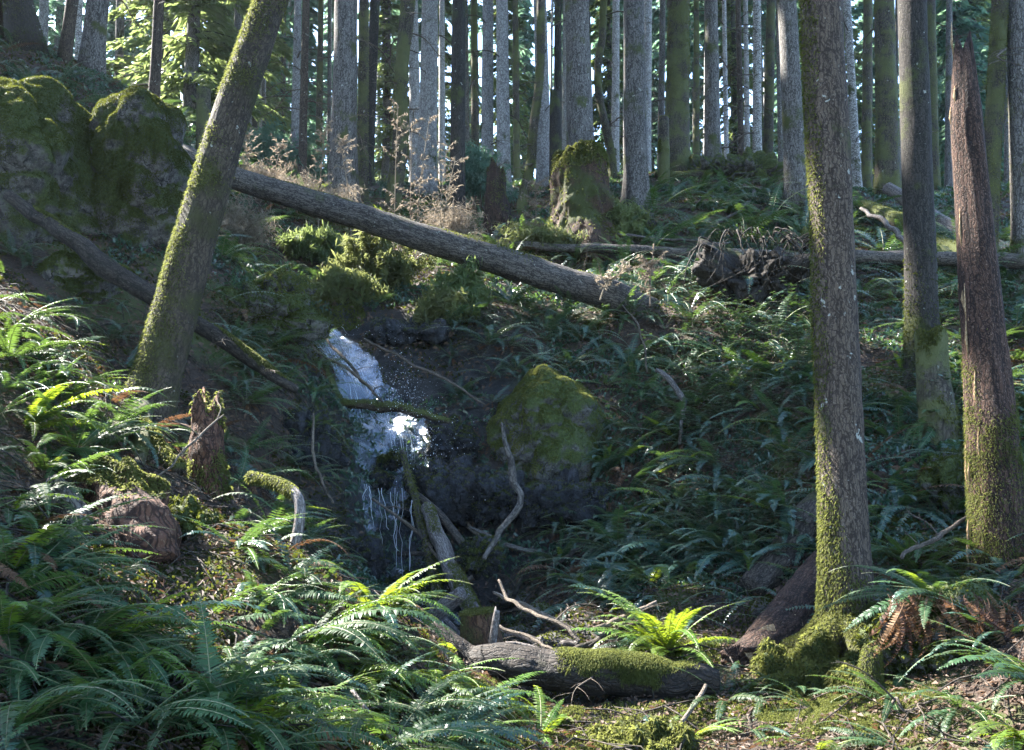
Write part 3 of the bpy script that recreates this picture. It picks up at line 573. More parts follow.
log('peeled mossy log leaning down into the stream pool', [(425, 508, 9.5), (443, 545, 9.1), (458, 580, 8.7), (478, 625, 8.1)], [13, 17, 19, 18], 'bare_wood', seg=32, n=60, moss=4500, mossL=.02, gnarl=.03, mossmask=lambda p, n: sm(n[:, 2] + fbm(p * 3, 2, 8), .45, .8))
log('thin dark wet stick crossing the two leaning poles', [(410, 490, 9.7), (440, 515, 9.5), (465, 548, 9.2)], [7, 9, 8], 'log_dark', name='wet_stick', cat='branch', seg=16, n=30)
log('bare bent branch standing upright in front of the mossy boulder', [(501, 424, 9.0), (505, 448, 8.95), (516, 478, 8.9), (515, 508, 8.8), (498, 530, 8.7), (482, 562, 8.5)], [3, 6, 7.5, 7, 6, 4], 'log_grey', name='bent_branch', cat='branch', seg=16, n=90, amp=0.35, ns=14, gnarl=.07, twigs=1)
log('pale peeled chunk of log lying at the pool edge', [(428, 622, 8.0), (445, 606, 7.9), (462, 593, 7.8)], [15, 17, 14], 'bare_wood', name='log_chunk', cat='log', seg=20, n=20)
log('thick dark log across the stream bed with a cushion of bright moss', [(430, 650, 6.1), (500, 664, 5.95), (570, 672, 5.85), (640, 678, 5.8), (715, 684, 5.75)], [24, 38, 44, 42, 26], 'log_wet', seg=64, n=110, amp=0.26, ns=7, gnarl=.05, twigs=2, moss=46000, mossW=.006, mossmask=lambda p, n: sm(n[:, 2] + 1.1 * fbm(p * 4, 3, 3), -0.1, 0.6) * sm(p[:, 0], 0.25, 0.45) * (1 - sm(p[:, 0], 1.0, 1.15)) , mossL=0.022)
log('dark charred looking log sloping down behind the near brown trunk', [(860, 520, 8.6), (815, 553, 8.2), (780, 580, 7.9), (752, 598, 7.7)], [26, 34, 38, 30], 'log_dark', seg=40, n=50, amp=0.2)
bl2, b2g, b2P, b2R = log('split rotten log with a yellow wood face beside the near brown trunk', [(838, 546, 7.7), (808, 588, 7.3), (775, 633, 6.8), (728, 688, 6.2)], [26, 34, 42, 30], 'rotten', seg=72, n=80, amp=0.36, ns=7, gnarl=.05, jag=.2, twigs=1)
g = Geo()
ga = [];
for u in np.linspace(0.45, 0.86, 14):
    i = int(u * 79); d_ = nrm(CAM - b2P[i]); ax = nrm(b2P[min(i + 2, 79)] - b2P[i - 2]); s_ = nrm(np.cross(ax, d_))
    wv = (0.55 + 0.25 * math.sin(u * 37)) * b2R[i]; ga.append([b2P[i] + d_ * b2R[i] * 1.5 + s_ * wv * q + d_ * b2R[i] * (-0.22 * q * q) for q in (-1, -0.4, 0.2, 0.8)])
ga = np.array(ga); V = ga.reshape(-1, 3); ix = np.arange(13)[:, None] * 4 + np.arange(3)[None]; ix = ix.ravel()
V = np.concatenate([V, V - nrm(CAM - V) * 0.05]); Q = np.stack([ix, ix + 1, ix + 5, ix + 4], -1); g.add(V, np.concatenate([Q, Q + 56]), co=V * 1.0)
bits(bl2, 'bare_wood_face', g, 'fresh_wood')
log('long mossy log lying downhill beyond the near dark trunk', [(862, 205, 18.0), (900, 222, 16.8), (940, 246, 15.8), (1000, 262, 14.8)], [12, 17, 20, 20], 'log_mossy', seg=28, n=50, moss=3000)
log('bleached grey log end sticking out above the mossy log', [(888, 188, 19.0), (915, 205, 18.2), (950, 228, 17.2), (1010, 252, 16.2)], [12, 15, 17, 15], 'bare_wood', seg=28, n=50, amp=0.2)
log('mossy log lying on the crest beyond the fern slope', [(655, 176, 22.5), (700, 178, 22.3), (745, 172, 22.3), (780, 178, 22)], [10, 13, 13, 9], 'log_mossy', seg=20, n=40, moss=1500, mossL=0.05)
log('forked grey branch with a broken stub on the slope', [(858, 208, 16.2), (880, 222, 15.7), (905, 240, 15.2), (925, 250, 15)], [3, 5, 6, 4], 'bare_wood', name='grey_branch', cat='branch', seg=14, n=50, amp=0.25, gnarl=.1, twigs=2)
log('curved pale branch lying on the open slope below the crest', [(756, 190, 20.5), (748, 204, 19.5), (734, 216, 18.5), (712, 226, 18)], [3, 4, 4, 3], 'bare_wood', onhit=1.3, name='pale_branch', cat='branch', seg=8, n=60, gnarl=.04)
log('pale arched root over the dark hollow next to the boulder', [(655, 370, 11.0), (668, 377, 10.9), (680, 395, 10.8), (683, 425, 10.7), (680, 445, 10.7)], [4, 6, 6, 4, 3], 'bare_wood', name='arched_root', cat='root', seg=12, n=60, amp=.3, ns=14, gnarl=.06)
log('pale bent branch stub rising from ferns on the near bank', [(286, 585, 5.9), (291, 560, 5.9), (299, 525, 5.9), (298, 498, 5.95), (280, 484, 6.1), (250, 476, 6.3)], [13, 12, 11, 11, 11, 9], 'bare_wood', name='bent_branch', cat='branch', seg=20, n=50, amp=0.12, moss=3000, mossmask=lambda p, n: sm(-p[:, 0], 1.40, 1.47), mossL=0.02)
log('short mossy log end lying under the leaning tree', [(140, 443, 7.0), (160, 458, 6.8), (180, 470, 6.7)], [14, 17, 16], 'log_mossy', seg=20, n=24, moss=1500)
log('thin pale stick lying over the ferns near the bottom edge', [(352, 690, 4.1), (368, 712, 4.0), (388, 735, 3.95), (405, 750, 3.9)], [4, 5, 5, 4], 'bare_wood', name='pale_stick', cat='branch', seg=8, n=20)
log('curved brown stick arching over the pebbles by the stream', [(497, 578, 7.2), (510, 600, 7.0), (535, 615, 6.7), (562, 628, 6.5), (580, 640, 6.4)], [3, 4, 4, 4, 3], 'twig', name='arching_stick', cat='branch', seg=8, n=50, gnarl=.05, twigs=1)
for k, (lb, pts, w) in enumerate([
  ('long thin branch hanging across the gully below the fallen log', [(362, 338, 11.6), (400, 358, 11.2), (440, 377, 10.9), (485, 405, 10.7)], 3),
  ('thin dark twig crossing the top of the waterfall', [(312, 325, 12.1), (340, 352, 11.6), (362, 380, 11.2), (383, 402, 10.9)], 3.2),
  ('dark twig slanting in front of the waterfall', [(290, 338, 11.4), (330, 360, 11.2), (365, 383, 11), (376, 394, 10.9)], 3),
  ('fine twig rising from the arched root beside the boulder', [(648, 372, 10.9), (640, 330, 10.9), (622, 306, 11)], 2.2),
  ('thin drooping twig on the dark gully wall', [(311, 415, 8.8), (312, 450, 8.7), (322, 485, 8.6), (330, 505, 8.5)], 3),
  ('grey twig lying on the litter by the split log', [(706, 688, 5.6), (690, 708, 5.4), (672, 735, 5.2)], 5),
  ('straight stick slanting from the brown trunk over the litter', [(905, 560, 6.6), (940, 535, 6.9), (975, 512, 7.2)], 5),
  ('low bent twig in front of the small mossy post', [(886, 728, 4.9), (893, 700, 4.9), (905, 712, 4.85), (940, 704, 4.85)], 3),
  ('long slender twig leaning from the red stump', [(150, 480, 6.2), (185, 450, 6.4), (222, 415, 6.6)], 2.6),
  ('bleached stick lying across the open slope', [(560, 228, 17.0), (640, 236, 16.5), (730, 244, 16)], 3),
  ('second bleached stick higher on the open slope', [(690, 190, 21), (740, 196, 20), (790, 206, 19)], 3),
  ('thin stick lying beside the thin straight pole', [(800, 268, 15.2), (870, 262, 15), (930, 256, 14.8)], 3.5),
  ('dark stick leaning among the rocks of the pool', [(440, 560, 9), (420, 535, 9.4), (372, 500, 9.9)], 4),
  ('pale stick lying flat on the stream pebbles', [(505, 640, 6.6), (540, 648, 6.5), (590, 655, 6.3)], 4),
  ('forked thin stick beside the pale flat one', [(500, 622, 6.9), (540, 640, 6.6), (575, 662, 6.2)], 3.5)]):
    log(lb, pts, [w * .8] + [w] * (len(pts) - 2) + [w * .6], 'twig' if k not in (9, 10, 13) else 'bare_wood', name='fallen_twig', cat='twig', seg=7, n=40, amp=0.25, ns=20, gnarl=.05, twigs=2)

r = np.random.default_rng(61)
for k, nm in enumerate('at the pool edge by the peeled log|below the pale chunk of log|across the wet stones under the waterfall|leaning on the broad wet boulder|beside the cut stump|between the pool and the arching stick|under the lone boulder overhang|on the stream bank by the bent bare branch|at the root of the propped pole|crossing the stream in front of the wet stones|among the pebbles behind the mossy log|leaning crookedly on the mossy log|poking up by the bright arching fern|lying over the dark end of the mossy log|slanting on the bank below the lone boulder|half buried in litter beyond the dark end of the log'.split('|')):
    x, y = [(470, 590), (440, 628), (400, 560), (470, 540), (505, 660), (520, 590), (560, 520), (520, 560), (425, 600), (455, 610), (535, 652), (605, 652), (628, 632), (492, 652), (578, 560), (560, 632)][k]; p = hit(x, y)[0]; a = r.uniform(0, 3.14); l = r.uniform(.3, .6); d_ = np.array([math.cos(a), math.sin(a) * .6, r.uniform(-.1, .6)])
    barrel('grey dead stick ' + nm, 'fallen_stick', 'stick', np.zeros((3, 3)), [1, 1, 1], ['twig', 'bare_wood', 'log_dark'][k % 3], raw=[p - d_ * l + [0, 0, .12], p + [0, 0, .1], p + d_ * l + [0, 0, .12]], n=40, seg=10, amp=.25, ns=14, gnarl=.06, twigs=1, partname='trunk', fixr=[.022, .026, .012])
# ------------------------------------------------------------------ boulders and stones
_bm = bmesh.new(); bmesh.ops.create_icosphere(_bm, subdivisions=6, radius=1.0)
ICO_V = np.array([v.co[:] for v in _bm.verts]); ICO_F = np.array([[v.index for v in f.verts] for f in _bm.faces]); _bm.free()
_bm = bmesh.new(); bmesh.ops.create_icosphere(_bm, subdivisions=3, radius=1.0)
ICS_V = np.array([v.co[:] for v in _bm.verts]); ICS_F = np.array([[v.index for v in f.verts] for f in _bm.faces]); _bm.free()
def rock_geo(c, s, seed, facets=9, rough=0.10, small=False, sharp=10.0, lump=0.14, planes=None):
    r = np.random.default_rng(seed); U, F = (ICS_V, ICS_F) if small else (ICO_V, ICO_F)
    N = nrm(r.normal(0, 1, (facets, 3))); h = r.uniform(0.62, 0.95, facets)
    if planes is not None: N = np.concatenate([N, nrm(np.array([p[:3] for p in planes], float))]); h = np.concatenate([h, [p[3] for p in planes]])
    dn = U @ N.T; inv = np.concatenate([np.maximum(dn, 1e-3) / h, np.ones((len(U), 1))], 1)
    rad = 1.0 / (inv ** sharp).sum(1) ** (1 / sharp)
    V = U * rad[:, None] * np.asarray(s); off = seed * 3.3
    n = nrm(U / np.asarray(s)); sz = float(np.mean(s))
    V = V + n * (lump * 1.5 * sz * (np.abs(fbm(V / sz * 1.35 + off, 2, seed + 31)) * 1.6 - .35) + lump * .55 * sz * (np.abs(fbm(V / sz * 3.4 + off, 2, seed + 37)) * 1.6 - .35) + lump * .4 * sz * fbm(V / sz * 1.6 + off, 3, seed) - lump * .55 * sz * (1 - np.abs(fbm(V / sz * 2.3 + off, 3, seed + 2)) * 2.2).clip(0, 1) ** 5 + rough * sz * 0.5 * fbm(V / sz * 5 + off, 4, seed + 5))[:, None]
    g = Geo(); g.add(V + np.asarray(c), T=F, co=V + off); return g
def rockmat(name, a, b, moss, mc=(0.036, 0.048, 0.010), rough=0.8, up=0.55):
    t = NT(name); co = t.attr().outputs['Vector']; n1 = t.noise(co, 1.6, 5, 0.6); n2 = t.noise(co, 11, 6, 0.7); n3 = t.noise(co, 45, 3, 0.7)
    nz = t.n('SeparateXYZ', None, i0=t.n('NewGeometry').outputs['Normal']).outputs[2]
    ck = t.n('TexVoronoi', {'feature': 'DISTANCE_TO_EDGE'}, Vector=t.n('VectorMath', {'operation': 'ADD'}, i0=co, i1=t.scaled(t.n('TexNoise', None, Vector=co, Scale=3.0, Detail=4.0).outputs['Color'], (.5, .5, .5))).outputs[0], Scale=2.6).outputs['Distance']
    crack = t.math('MAXIMUM', t.step(ck, 0.0, 0.02), t.step(n1, .45, .6))
    c = t.mix(t.step(n2, 0.38, 0.62), a, b); c = t.mix(t.step(n3, .55, .75), c, tuple(1.35 * x for x in b)); c = t.mix(crack, tuple(.25 * x for x in a), c)
    m = t.math('ADD', t.math('ADD', n1, t.math('MULTIPLY', n2, 0.35)), t.math('MULTIPLY', nz, up * 0.5))
    m = t.step(m, 1.05 - 0.8 * moss, 1.2 - 0.8 * moss)
    c = t.mix(m, c, t.mix(t.step(n3, .3, .7), mc, tuple(2.1 * x for x in mc)))
    return t.finish(c, rough, t.math('ADD', t.math('ADD', t.math('MULTIPLY', n3, 0.6), n2), t.math('MULTIPLY', crack, 0.5)), 1.0, 0.06, spec=0.4)
M['boulder'] = rockmat('boulder', (0.045, 0.042, 0.039), (0.16, 0.15, 0.14), 0.60)
M['wet_rock'] = rockmat('wet_rock', (0.007, 0.0075, 0.009), (0.034, 0.036, 0.042), 0.16, rough=0.2)
M['stone'] = rockmat('stone', (0.05, 0.045, 0.042), (0.13, 0.115, 0.105), 0.15, rough=0.6)
def boulder(label, c, s, seed, mat='boulder', moss=0, mossmask=None, name='boulder', cat='boulder', mossmat='moss_dark', group=None, small=False, mossL=0.03, mossW=0.014, **k):
    g = rock_geo(c, s, seed, small=small, **k); th = thing(name, np.array(c) - [0, 0, s[2] * 0.8], label, cat, group); part('stone', g, M[mat], th)
    if moss:
        mm = mossmask or (lambda p, n: 0.15 + sm(n[:, 2] + 0.6 * fbm(p * 1.6, 3, seed), 0.0, 0.5)); sp, sn2 = surf(g, moss, mm)
        gm = Geo(); blades(gm, sp - sn2 * 0.004, sn2, mossL, mossW, 0.75, 0.4); part('moss', gm, M[mossmat], th)
    return th, g
mk = lambda seed: (lambda p, n: sm(n[:, 2] + 0.3 * (-n[:, 1]) + 0.7 * fbm(p * 1.5, 3, seed), -0.15, 0.45))
boulder('huge rounded outcrop thick with moss at the picture edge', at(6, 190, 10.0), (1.16, 1.1, 1.58), 5, moss=90000, mossL=.022, mossW=.01, mossmask=mk(5), planes=[(0.9, -0.3, 0.35, 0.80), (0.3, -0.9, -0.1, 0.8), (0.2, -0.2, 1, 0.85), (0.55, -0.2, 0.8, 0.8)], facets=5, lump=0.15)
boulder('tall rounded mossy boulder between the huge outcrop and the leaning tree', at(142, 184, 10.6), (0.74, 0.8, 1.16), 12, moss=55000, mossL=.022, mossW=.01, mossmask=mk(12), planes=[(0.75, -0.3, 0.5, 0.84), (0.9, -0.3, -0.25, 0.74), (0.1, -1, -0.1, 0.8)], facets=4, lump=0.12)
boulder('low mossy rock wedged under the huge outcrop', at(70, 290, 9.2), (0.55, 0.5, 0.4), 21, moss=14000, mossmask=mk(21))
boulder('lone angular boulder with a green mossy peak beside the pool', at(547, 424, 10.9), (0.75, 0.72, 0.92), 33, moss=52000, mossL=.024, mossW=.009, mossmask=lambda p, n: 0.08 + sm(n[:, 2] - 0.4 * n[:, 0] + 0.5 * fbm(p * 2, 3, 3), 0.1, 0.6), planes=[(0.42, -0.15, 0.88, 0.66), (-0.72, -0.2, 0.66, 0.62), (0.15, -0.98, 0.12, 0.60), (-0.7, -0.7, -0.1, 0.66), (0.96, -.25, -.05, .76), (-.2, -.65, .7, .70)], facets=1, lump=0.12, sharp=22, mossmat='moss')
WET = [('wet dark rock splashed beside the falling water', 452, 440, 11.0, .36, .30), ('broad wet boulder at the foot of the waterfall', 446, 497, 10.4, .50, .42), ('dark stone in the shadow of the pool', 500, 500, 10.2, .42, .34), ('black wet slab beside the top of the waterfall', 415, 335, 12.9, .62, .26),
       ('wet stone in the pool below the propped pole', 405, 590, 9.3, .30, .2), ('small mossy stone by the peeled log', 482, 555, 8.9, .22, .2), ('shaded rock under the lone boulder', 560, 505, 10.0, .5, .34), ('dark ledge rock behind the drooping twig', 306, 450, 9.6, .4, .5), ('dark wet ledge breaking the lower half of the waterfall', 368, 482, 10.66, .30, .11), ('wet black rock splitting the water under the crossing bough', 392, 462, 10.85, .15, .11), ('shiny wet ledge at the edge of the falling water', 340, 436, 11.15, .26, .2), ('low wet rock left of the pool', 350, 560, 9.3, .42, .34)]
for k, (lb, px, py, Y, a, b) in enumerate(WET):
    boulder(lb.replace('left of', 'at the bank of'), at(px, py, Y), (a, a * 0.9, b), 50 + k, 'wet_rock', moss=2500, mossmask=lambda p, n: sm(n[:, 2] + 0.7 * fbm(p * 2.5, 3, 2), 0.35, 0.7), name='wet_rock', cat='rock', small=False, lump=0.3, rough=.25, facets=6, sharp=14)
for k, (lb, px, py, Y, a) in enumerate([('grey stone in the stream bed beside the flat stick', 540, 618, 6.7, .13), ('tan stone behind the mossy log cushion', 555, 648, 6.3, .14), ('round stone under the split log', 764, 612, 6.5, .12), ('brown stone near the pool outlet', 515, 605, 7.3, .15), ('dark stone beside the upright splinter', 520, 640, 6.5, .12)]):
    p = hit(px, py)[0]; boulder(lb, p + [0, 0, a * 0.2], (a * 1.3, a, a * .7), 80 + k, 'stone', name='stone', cat='stone', small=True, moss=300)

# ------------------------------------------------------------------ water
t = NT('falling_water'); co = t.attr().outputs['Vector']
s1 = t.noise(t.scaled(co, (26, 2.6, 1)), 1.0, 6, 0.7); s2 = t.noise(t.scaled(co, (3.5, 1.3, 1)), 1.0, 3); sp = t.noise(t.scaled(co, (60, 26, 1)), 1.0, 2)  # sp is a fine speckle that paints sparkle into the foam
fo = t.attr('foam').outputs['Fac']
fm = t.step(t.math('ADD', t.math('ADD', t.math('MULTIPLY', s1, 0.9), t.math('MULTIPLY', s2, 0.45)), t.math('ADD', t.math('MULTIPLY', sp, 0.55), fo)), 1.14, 1.66)
gl = t.n('BsdfGlossy', None, Color=(0.55, 0.60, 0.67), Roughness=0.22); tr_ = t.n('BsdfTransparent', None, Color=(0.8, 0.85, 0.88))
bp = t.n('Bump', None, Strength=0.45, Distance=0.04, Height=t.math('ADD', s1, sp)); t.set(gl.inputs['Normal'], bp.outputs[0])
fr = t.n('Fresnel', None, IOR=1.33); t.set(fr.inputs['Normal'], bp.outputs[0])
w_ = t.n('MixShader', None, i0=t.math('ADD', fr.outputs[0], 0.05), i1=tr_, i2=gl)
fp = t.n('BsdfPrincipled', None, Base_Color=(0.50, 0.54, 0.60), Roughness=0.5); t.set(fp.inputs['Normal'], bp.outputs[0])
ft = t.n('BsdfTranslucent', None, Color=(0.8, 0.85, 0.9)); fx = t.n('MixShader', None, i0=0.4, i1=fp, i2=ft)
o = t.n('MixShader', None, i0=fm, i1=w_, i2=fx); t.t.links.new(o.outputs[0], t.out.inputs[0]); M['water'] = t.m
t = NT('foam'); p = t.n('BsdfPrincipled', None, Base_Color=(0.8, 0.84, 0.88), Roughness=0.3); q = t.n('BsdfTranslucent', None, Color=(0.85, 0.88, 0.92)); o = t.n('MixShader', None, i0=0.45, i1=p, i2=q); t.t.links.new(o.outputs[0], t.out.inputs[0]); M['foam'] = t.m
fs = np.concatenate([[0], np.cumsum(np.linalg.norm(np.diff(FALL, axis=0), axis=1))]); nF, nU = 260, 41
FP = smoothpath(FALL, nF); fs = np.concatenate([[0], np.cumsum(np.linalg.norm(np.diff(FP, axis=0), axis=1))]); L_ = fs[-1]; yv = proj(FP)[1]
tan = np.gradient(FP[:, :2], axis=0); tan = nrm(tan); rt = np.stack([-tan[:, 1], tan[:, 0]], -1); rt[rt[:, 0] < 0] *= -1
wid = np.interp(yv, [320, 350, 400, 440, 480, 560, 600, 640, 680], [.36, .42, .48, .60, .56, .46, .42, .34, .3])
uu = np.linspace(-1, 1, nU); XY = FP[:, None, :2] + rt[:, None] * (wid[:, None] * uu)[..., None]
Zw = H(XY[..., 0], XY[..., 1]) + 0.05 + 0.05 * fbm(np.stack([XY[..., 0] * 6, XY[..., 1] * 6, fs[:, None] * 1.2 + uu * 0], -1), 3, 4) - 0.10 * np.abs(uu)[None] ** 4
co = np.stack([(wid[:, None] * uu), np.repeat(fs[:, None], nU, 1), Zw * 0], -1)
foam = np.interp(yv, [320, 345, 400, 440, 455, 490, 540, 600, 640, 680], [.50, .42, .20, .10, -.10, -.30, -.36, -.1, -.1, -.2])[:, None] - 0.5 * np.abs(uu)[None] ** 2
i = (np.arange(nF - 1)[:, None] * nU + np.arange(nU - 1)).ravel()
g = Geo(); g.add(np.concatenate([XY, Zw[..., None]], -1).reshape(-1, 3), np.stack([i, i + 1, i + nU + 1, i + nU], -1), co=co.reshape(-1, 3)); nsheet = g.n
r = np.random.default_rng(5)
for k in range(80):          # thin threads of falling water standing off the rock
    a = int(r.uniform(0, 1) ** 1.2 * .38 * nF); l = int(r.uniform(6, 26)); u = np.clip(r.normal(0, 0.45), -1, 1); idx = np.arange(a, min(a + l, int(nF * .42)))
    if len(idx) < 4: continue
    xy = FP[idx, :2] + rt[idx] * (wid[idx] * (u + 0.015 * np.sin(np.arange(len(idx)) * .25 + k)))[:, None]; h = 0.045 + 0.07 * np.sin(np.linspace(0, np.pi, len(idx))) * r.random()
    P = np.concatenate([xy, (H(xy[:, 0], xy[:, 1]) + h)[:, None]], -1)
    gtube(g, P[::2], r.uniform(0.0012, 0.0034) * np.sin(np.linspace(.35, 2.95, len(P[::2]))), seg=4, m=1)
for (px, y0, y1, Y) in ((362, 484, 528, 10.05), (368, 486, 520, 10.05), (400, 488, 560, 9.9), (396, 492, 548, 9.9), (409, 500, 575, 9.8), (384, 488, 530, 10)):
    for q in range(2):
        p0 = at(px + r.normal(0, 3), y0, Y); p1 = at(px + r.normal(0, 3), y1 + r.normal(0, 8), Y - 0.05); pp = np.linspace(p0, p1, 9); pp[1:-1] += r.normal(0, .012, (7, 3)); gtube(g, pp, r.uniform(.001, .003), seg=4, m=1)
me = g.mesh('waterfall', [M['water'], M['foam']]); a = me.attributes.new('foam', 'FLOAT', 'POINT'); a.data.foreach_set('value', np.concatenate([foam.ravel(), np.zeros(g.n - nsheet)]).astype(np.float32))
tag(link('waterfall', me), kind='structure')
g = Geo(); nd = 1500; OV = np.array([[1, 0, 0], [-1, 0, 0], [0, 1, 0], [0, -1, 0], [0, 0, 1.4], [0, 0, -1.4]]); OF = np.array([[0, 2, 4], [2, 1, 4], [1, 3, 4], [3, 0, 4], [2, 0, 5], [1, 2, 5], [3, 1, 5], [0, 3, 5]])
px = np.clip(np.where(r.random(nd) < .5, r.normal(408, 14, nd), r.normal(405, 38, nd)), 310, 500); py = r.normal(0, 30, nd) + 350 + (px - 340) * 0.9; py = np.clip(py, 325, 500)
C = at(px, py, 11.6 - (py - 330) * 0.0085 + r.uniform(-0.3, 0.15, nd)); C[:, 2] = np.maximum(C[:, 2], H(C[:, 0], C[:, 1]) + 0.03)
rd = 0.0018 + 0.005 * r.random(nd) ** 4
g.add((C[:, None] + OV[None] * rd[:, None, None]).reshape(-1, 3), T=(np.arange(nd)[:, None, None] * 6 + OF[None]).reshape(-1, 3))
tag(link('water_spray', g.mesh('water_spray', M['foam'])), 'spray of white droplets flying off the waterfall', 'spray', kind='stuff')
# ------------------------------------------------------------------ plants: fern fronds
def frond_geo(pairs, arch, seed, wid=0.085, lean=0.0, start=0.10, curl=1.3, dead=False, fold=0.15, wf=0.44):
    """sword fern frond one metre long, from the origin along +X, arching down in -Z; material 0 = leaflets, 1 = midrib"""
    r = np.random.default_rng(seed); n = 26; s = np.linspace(0, 1, n); th = -arch * s ** curl
    X = np.concatenate([[0], np.cumsum(np.cos(th[:-1]) * np.diff(s))]); Z = np.concatenate([[0], np.cumsum(np.sin(th[:-1]) * np.diff(s))]); Y = lean * s ** 2
    P = np.stack([X, Y, Z], -1); g = Geo(); gtube(g, P, np.linspace(0.0052, 0.0012, n), seg=4, m=1)
    q = np.repeat(np.linspace(start, 0.985, pairs), 2) + r.normal(0, 0.003, pairs * 2); q = np.clip(q, 0, .99); sd = np.tile([1.0, -1.0], pairs)
    p = np.stack([np.interp(q, s, P[:, k]) for k in range(3)], -1); a = np.interp(q, s, th)
    T = np.stack([np.cos(a), 2 * lean * q, np.sin(a)], -1); T = nrm(T); B = nrm(np.cross(np.array([0, 0, 1.0]) * 0 + np.stack([-np.sin(a), 0 * a, np.cos(a)], -1), T)); N = np.cross(T, B)
    f = (q - start) / (1 - start)
    l = wid * np.minimum(sm(f, -0.25, 0.22) * 1.0, 1) * (1 - f ** 2.4) ** 0.9 * r.uniform(0.82, 1.1, len(q)) + 0.006
    sp = 0.9 / pairs; w = np.minimum(sp * wf, l * 0.32) * r.uniform(.85, 1.1, len(q)); cant = 0.22 + 0.55 * f ** 3 + r.normal(0, 0.07, len(q))
    tw = r.normal(0, 0.18, len(q)) + (r.normal(0, .5, len(q)) if dead else 0)
    d = nrm(B * (sd * np.cos(cant))[:, None] + T * np.sin(cant)[:, None] + N * (fold + r.normal(0, 0.06, len(q)) - (0.8 if dead else 0))[:, None])
    e = nrm(np.cross(N, d) * sd[:, None]); e = e * np.cos(tw)[:, None] + np.cross(d, e) * np.sin(tw)[:, None]; W = (e * w[:, None])
    L = d * l[:, None]; dr = N * (l * (0.30 + (0.3 if dead else 0)))[:, None]
    V = np.stack([p - W * .8, p + W * 1.1, p + L * .5 + W * 0.95 - dr * .25, p + L * .5 - W * 0.85 - dr * .25, p + L + W * .15 - dr], 1).reshape(-1, 3)
    b = np.arange(len(q))[:, None] * 5; g.add(V, b + np.array([0, 1, 2, 3]), b + np.array([3, 2, 4]), m=0); return g
FG = [frond_geo(p, a, 200 + k, w * 1.14, le, curl=c) for k, (p, a, w, le, c) in enumerate([(40, 1.0, .074, .06, 1.3), (44, 1.35, .068, -.08, 1.2), (38, 0.7, .078, .1, 1.5), (42, 1.6, .072, -.05, 1.1), (38, 1.15, .08, .12, 1.6), (46, 0.9, .064, -.12, 1.2)])]
FL = [frond_geo(p, a, 240 + k, w * 1.12, le, curl=c, wf=.34) for k, (p, a, w, le, c) in enumerate([(22, 1.1, .078, .06, 1.3), (24, 1.4, .072, -.08, 1.2), (22, 0.8, .082, .1, 1.5), (24, 1.7, .074, -.06, 1.1)])]
DG = [frond_geo(24, 1.9, 270 + k, .06, .1 - .1 * k, dead=True, curl=.8) for k in range(3)]
FROND = {m: [g.mesh('frond', [M[m], M['rachis']], False) for g in FG] for m in ('fern', 'fern_young', 'fern_shade_tint')}
DEAD = [g.mesh('dead_frond', [M['dead_fern'], M['dead_fern']], False) for g in DG]
def rotm(e): return np.array(Euler(e).to_matrix())
def fern_pose(r, n, down=None, kap=1.2, up=(0.35, 1.15)):
    out = []
    for k in range(n):
        az = 2 * np.pi * (k + r.uniform(-.35, .35)) / n if down is None or r.random() < 0.35 else down + r.normal(0, kap)
        out.append(((r.normal(0, .22), -r.uniform(*up), az), r.uniform(0.72, 1.1)))
    return out
FERN_MERGED = {}
for m in ('fern', 'fern_shade_tint', 'fern_young'):
    FERN_MERGED[m] = []
    for q in range(6):
        r = np.random.default_rng(300 + q); g = Geo()
        for e, s in fern_pose(r, 15 if q % 2 else 12, 0.0, 1.25):
            V, C, Q, T, qm, tm = FL[int(r.integers(len(FL)))].arrays(); V = V @ (rotm(e) * s).T
            g.V.append(V); g.C.append(V); g.Q.append(Q + g.n); g.qm.append(qm); g.T.append(T + g.n); g.tm.append(tm); g.n += len(V)
        for k in range(4):
            V, C, Q, T, qm, tm = DG[k % 3].arrays(); V = V @ (rotm((0, -.1, r.uniform(-2, 2))) * .6).T
            g.V.append(V); g.C.append(V); g.Q.append(Q + g.n); g.qm.append(qm * 0 + 2); g.T.append(T + g.n); g.tm.append(tm * 0 + 2); g.n += len(V)
        FERN_MERGED[m].append(g.mesh('sword_fern', [M[m], M['rachis'], M['dead_fern']], False))
PLANTED = []          # everything that still needs its own label: (object, px, py, phrase)
def slope_az(p):
    n = HN(p[0:1], p[1:2])[0]; return math.atan2(n[1], n[0]), float(np.hypot(n[0], n[1]))
def fern_near(p, size, mat='fern', n=14, label=None, dead=4, az=None, kap=1.0, up=(0.10, 0.85), seed=None, group='sword ferns on the forest slopes', name='sword_fern'):
    r = np.random.default_rng(int(rng.integers(1 << 30)) if seed is None else seed)
    d, st_ = slope_az(p); th = thing(name, p - [0, 0, 0.03], label, 'fern', group)
    down = az if az is not None else (d if st_ > 0.12 else None)
    for e, s in fern_pose(r, n, down, kap, up):
        mm = mat if r.random() > 0.10 else ('fern_young' if r.random() < .6 else 'fern_shade_tint')
        o = link('frond', FROND[mm][int(r.integers(6))], th); o.rotation_euler = e; o.scale = (s * size,) * 3
    for k in range(dead):
        o = link('dead_frond', DEAD[int(r.integers(3))], th); o.rotation_euler = (r.normal(0, .3), r.uniform(-.35, .5), (down or 0) + r.normal(0, 1.2)); o.scale = (size * r.uniform(.5, .85),) * 3
    if label is None: px, py, _ = proj(p + np.array([0, 0, size * .35])); PLANTED.append((th, float(px), float(py), ('large ' if size > .85 else 'small ' if size < .6 else '') + {'fern': 'green', 'fern_shade_tint': 'dark', 'fern_young': 'bright green'}[mat] + ' sword fern'))
    return th
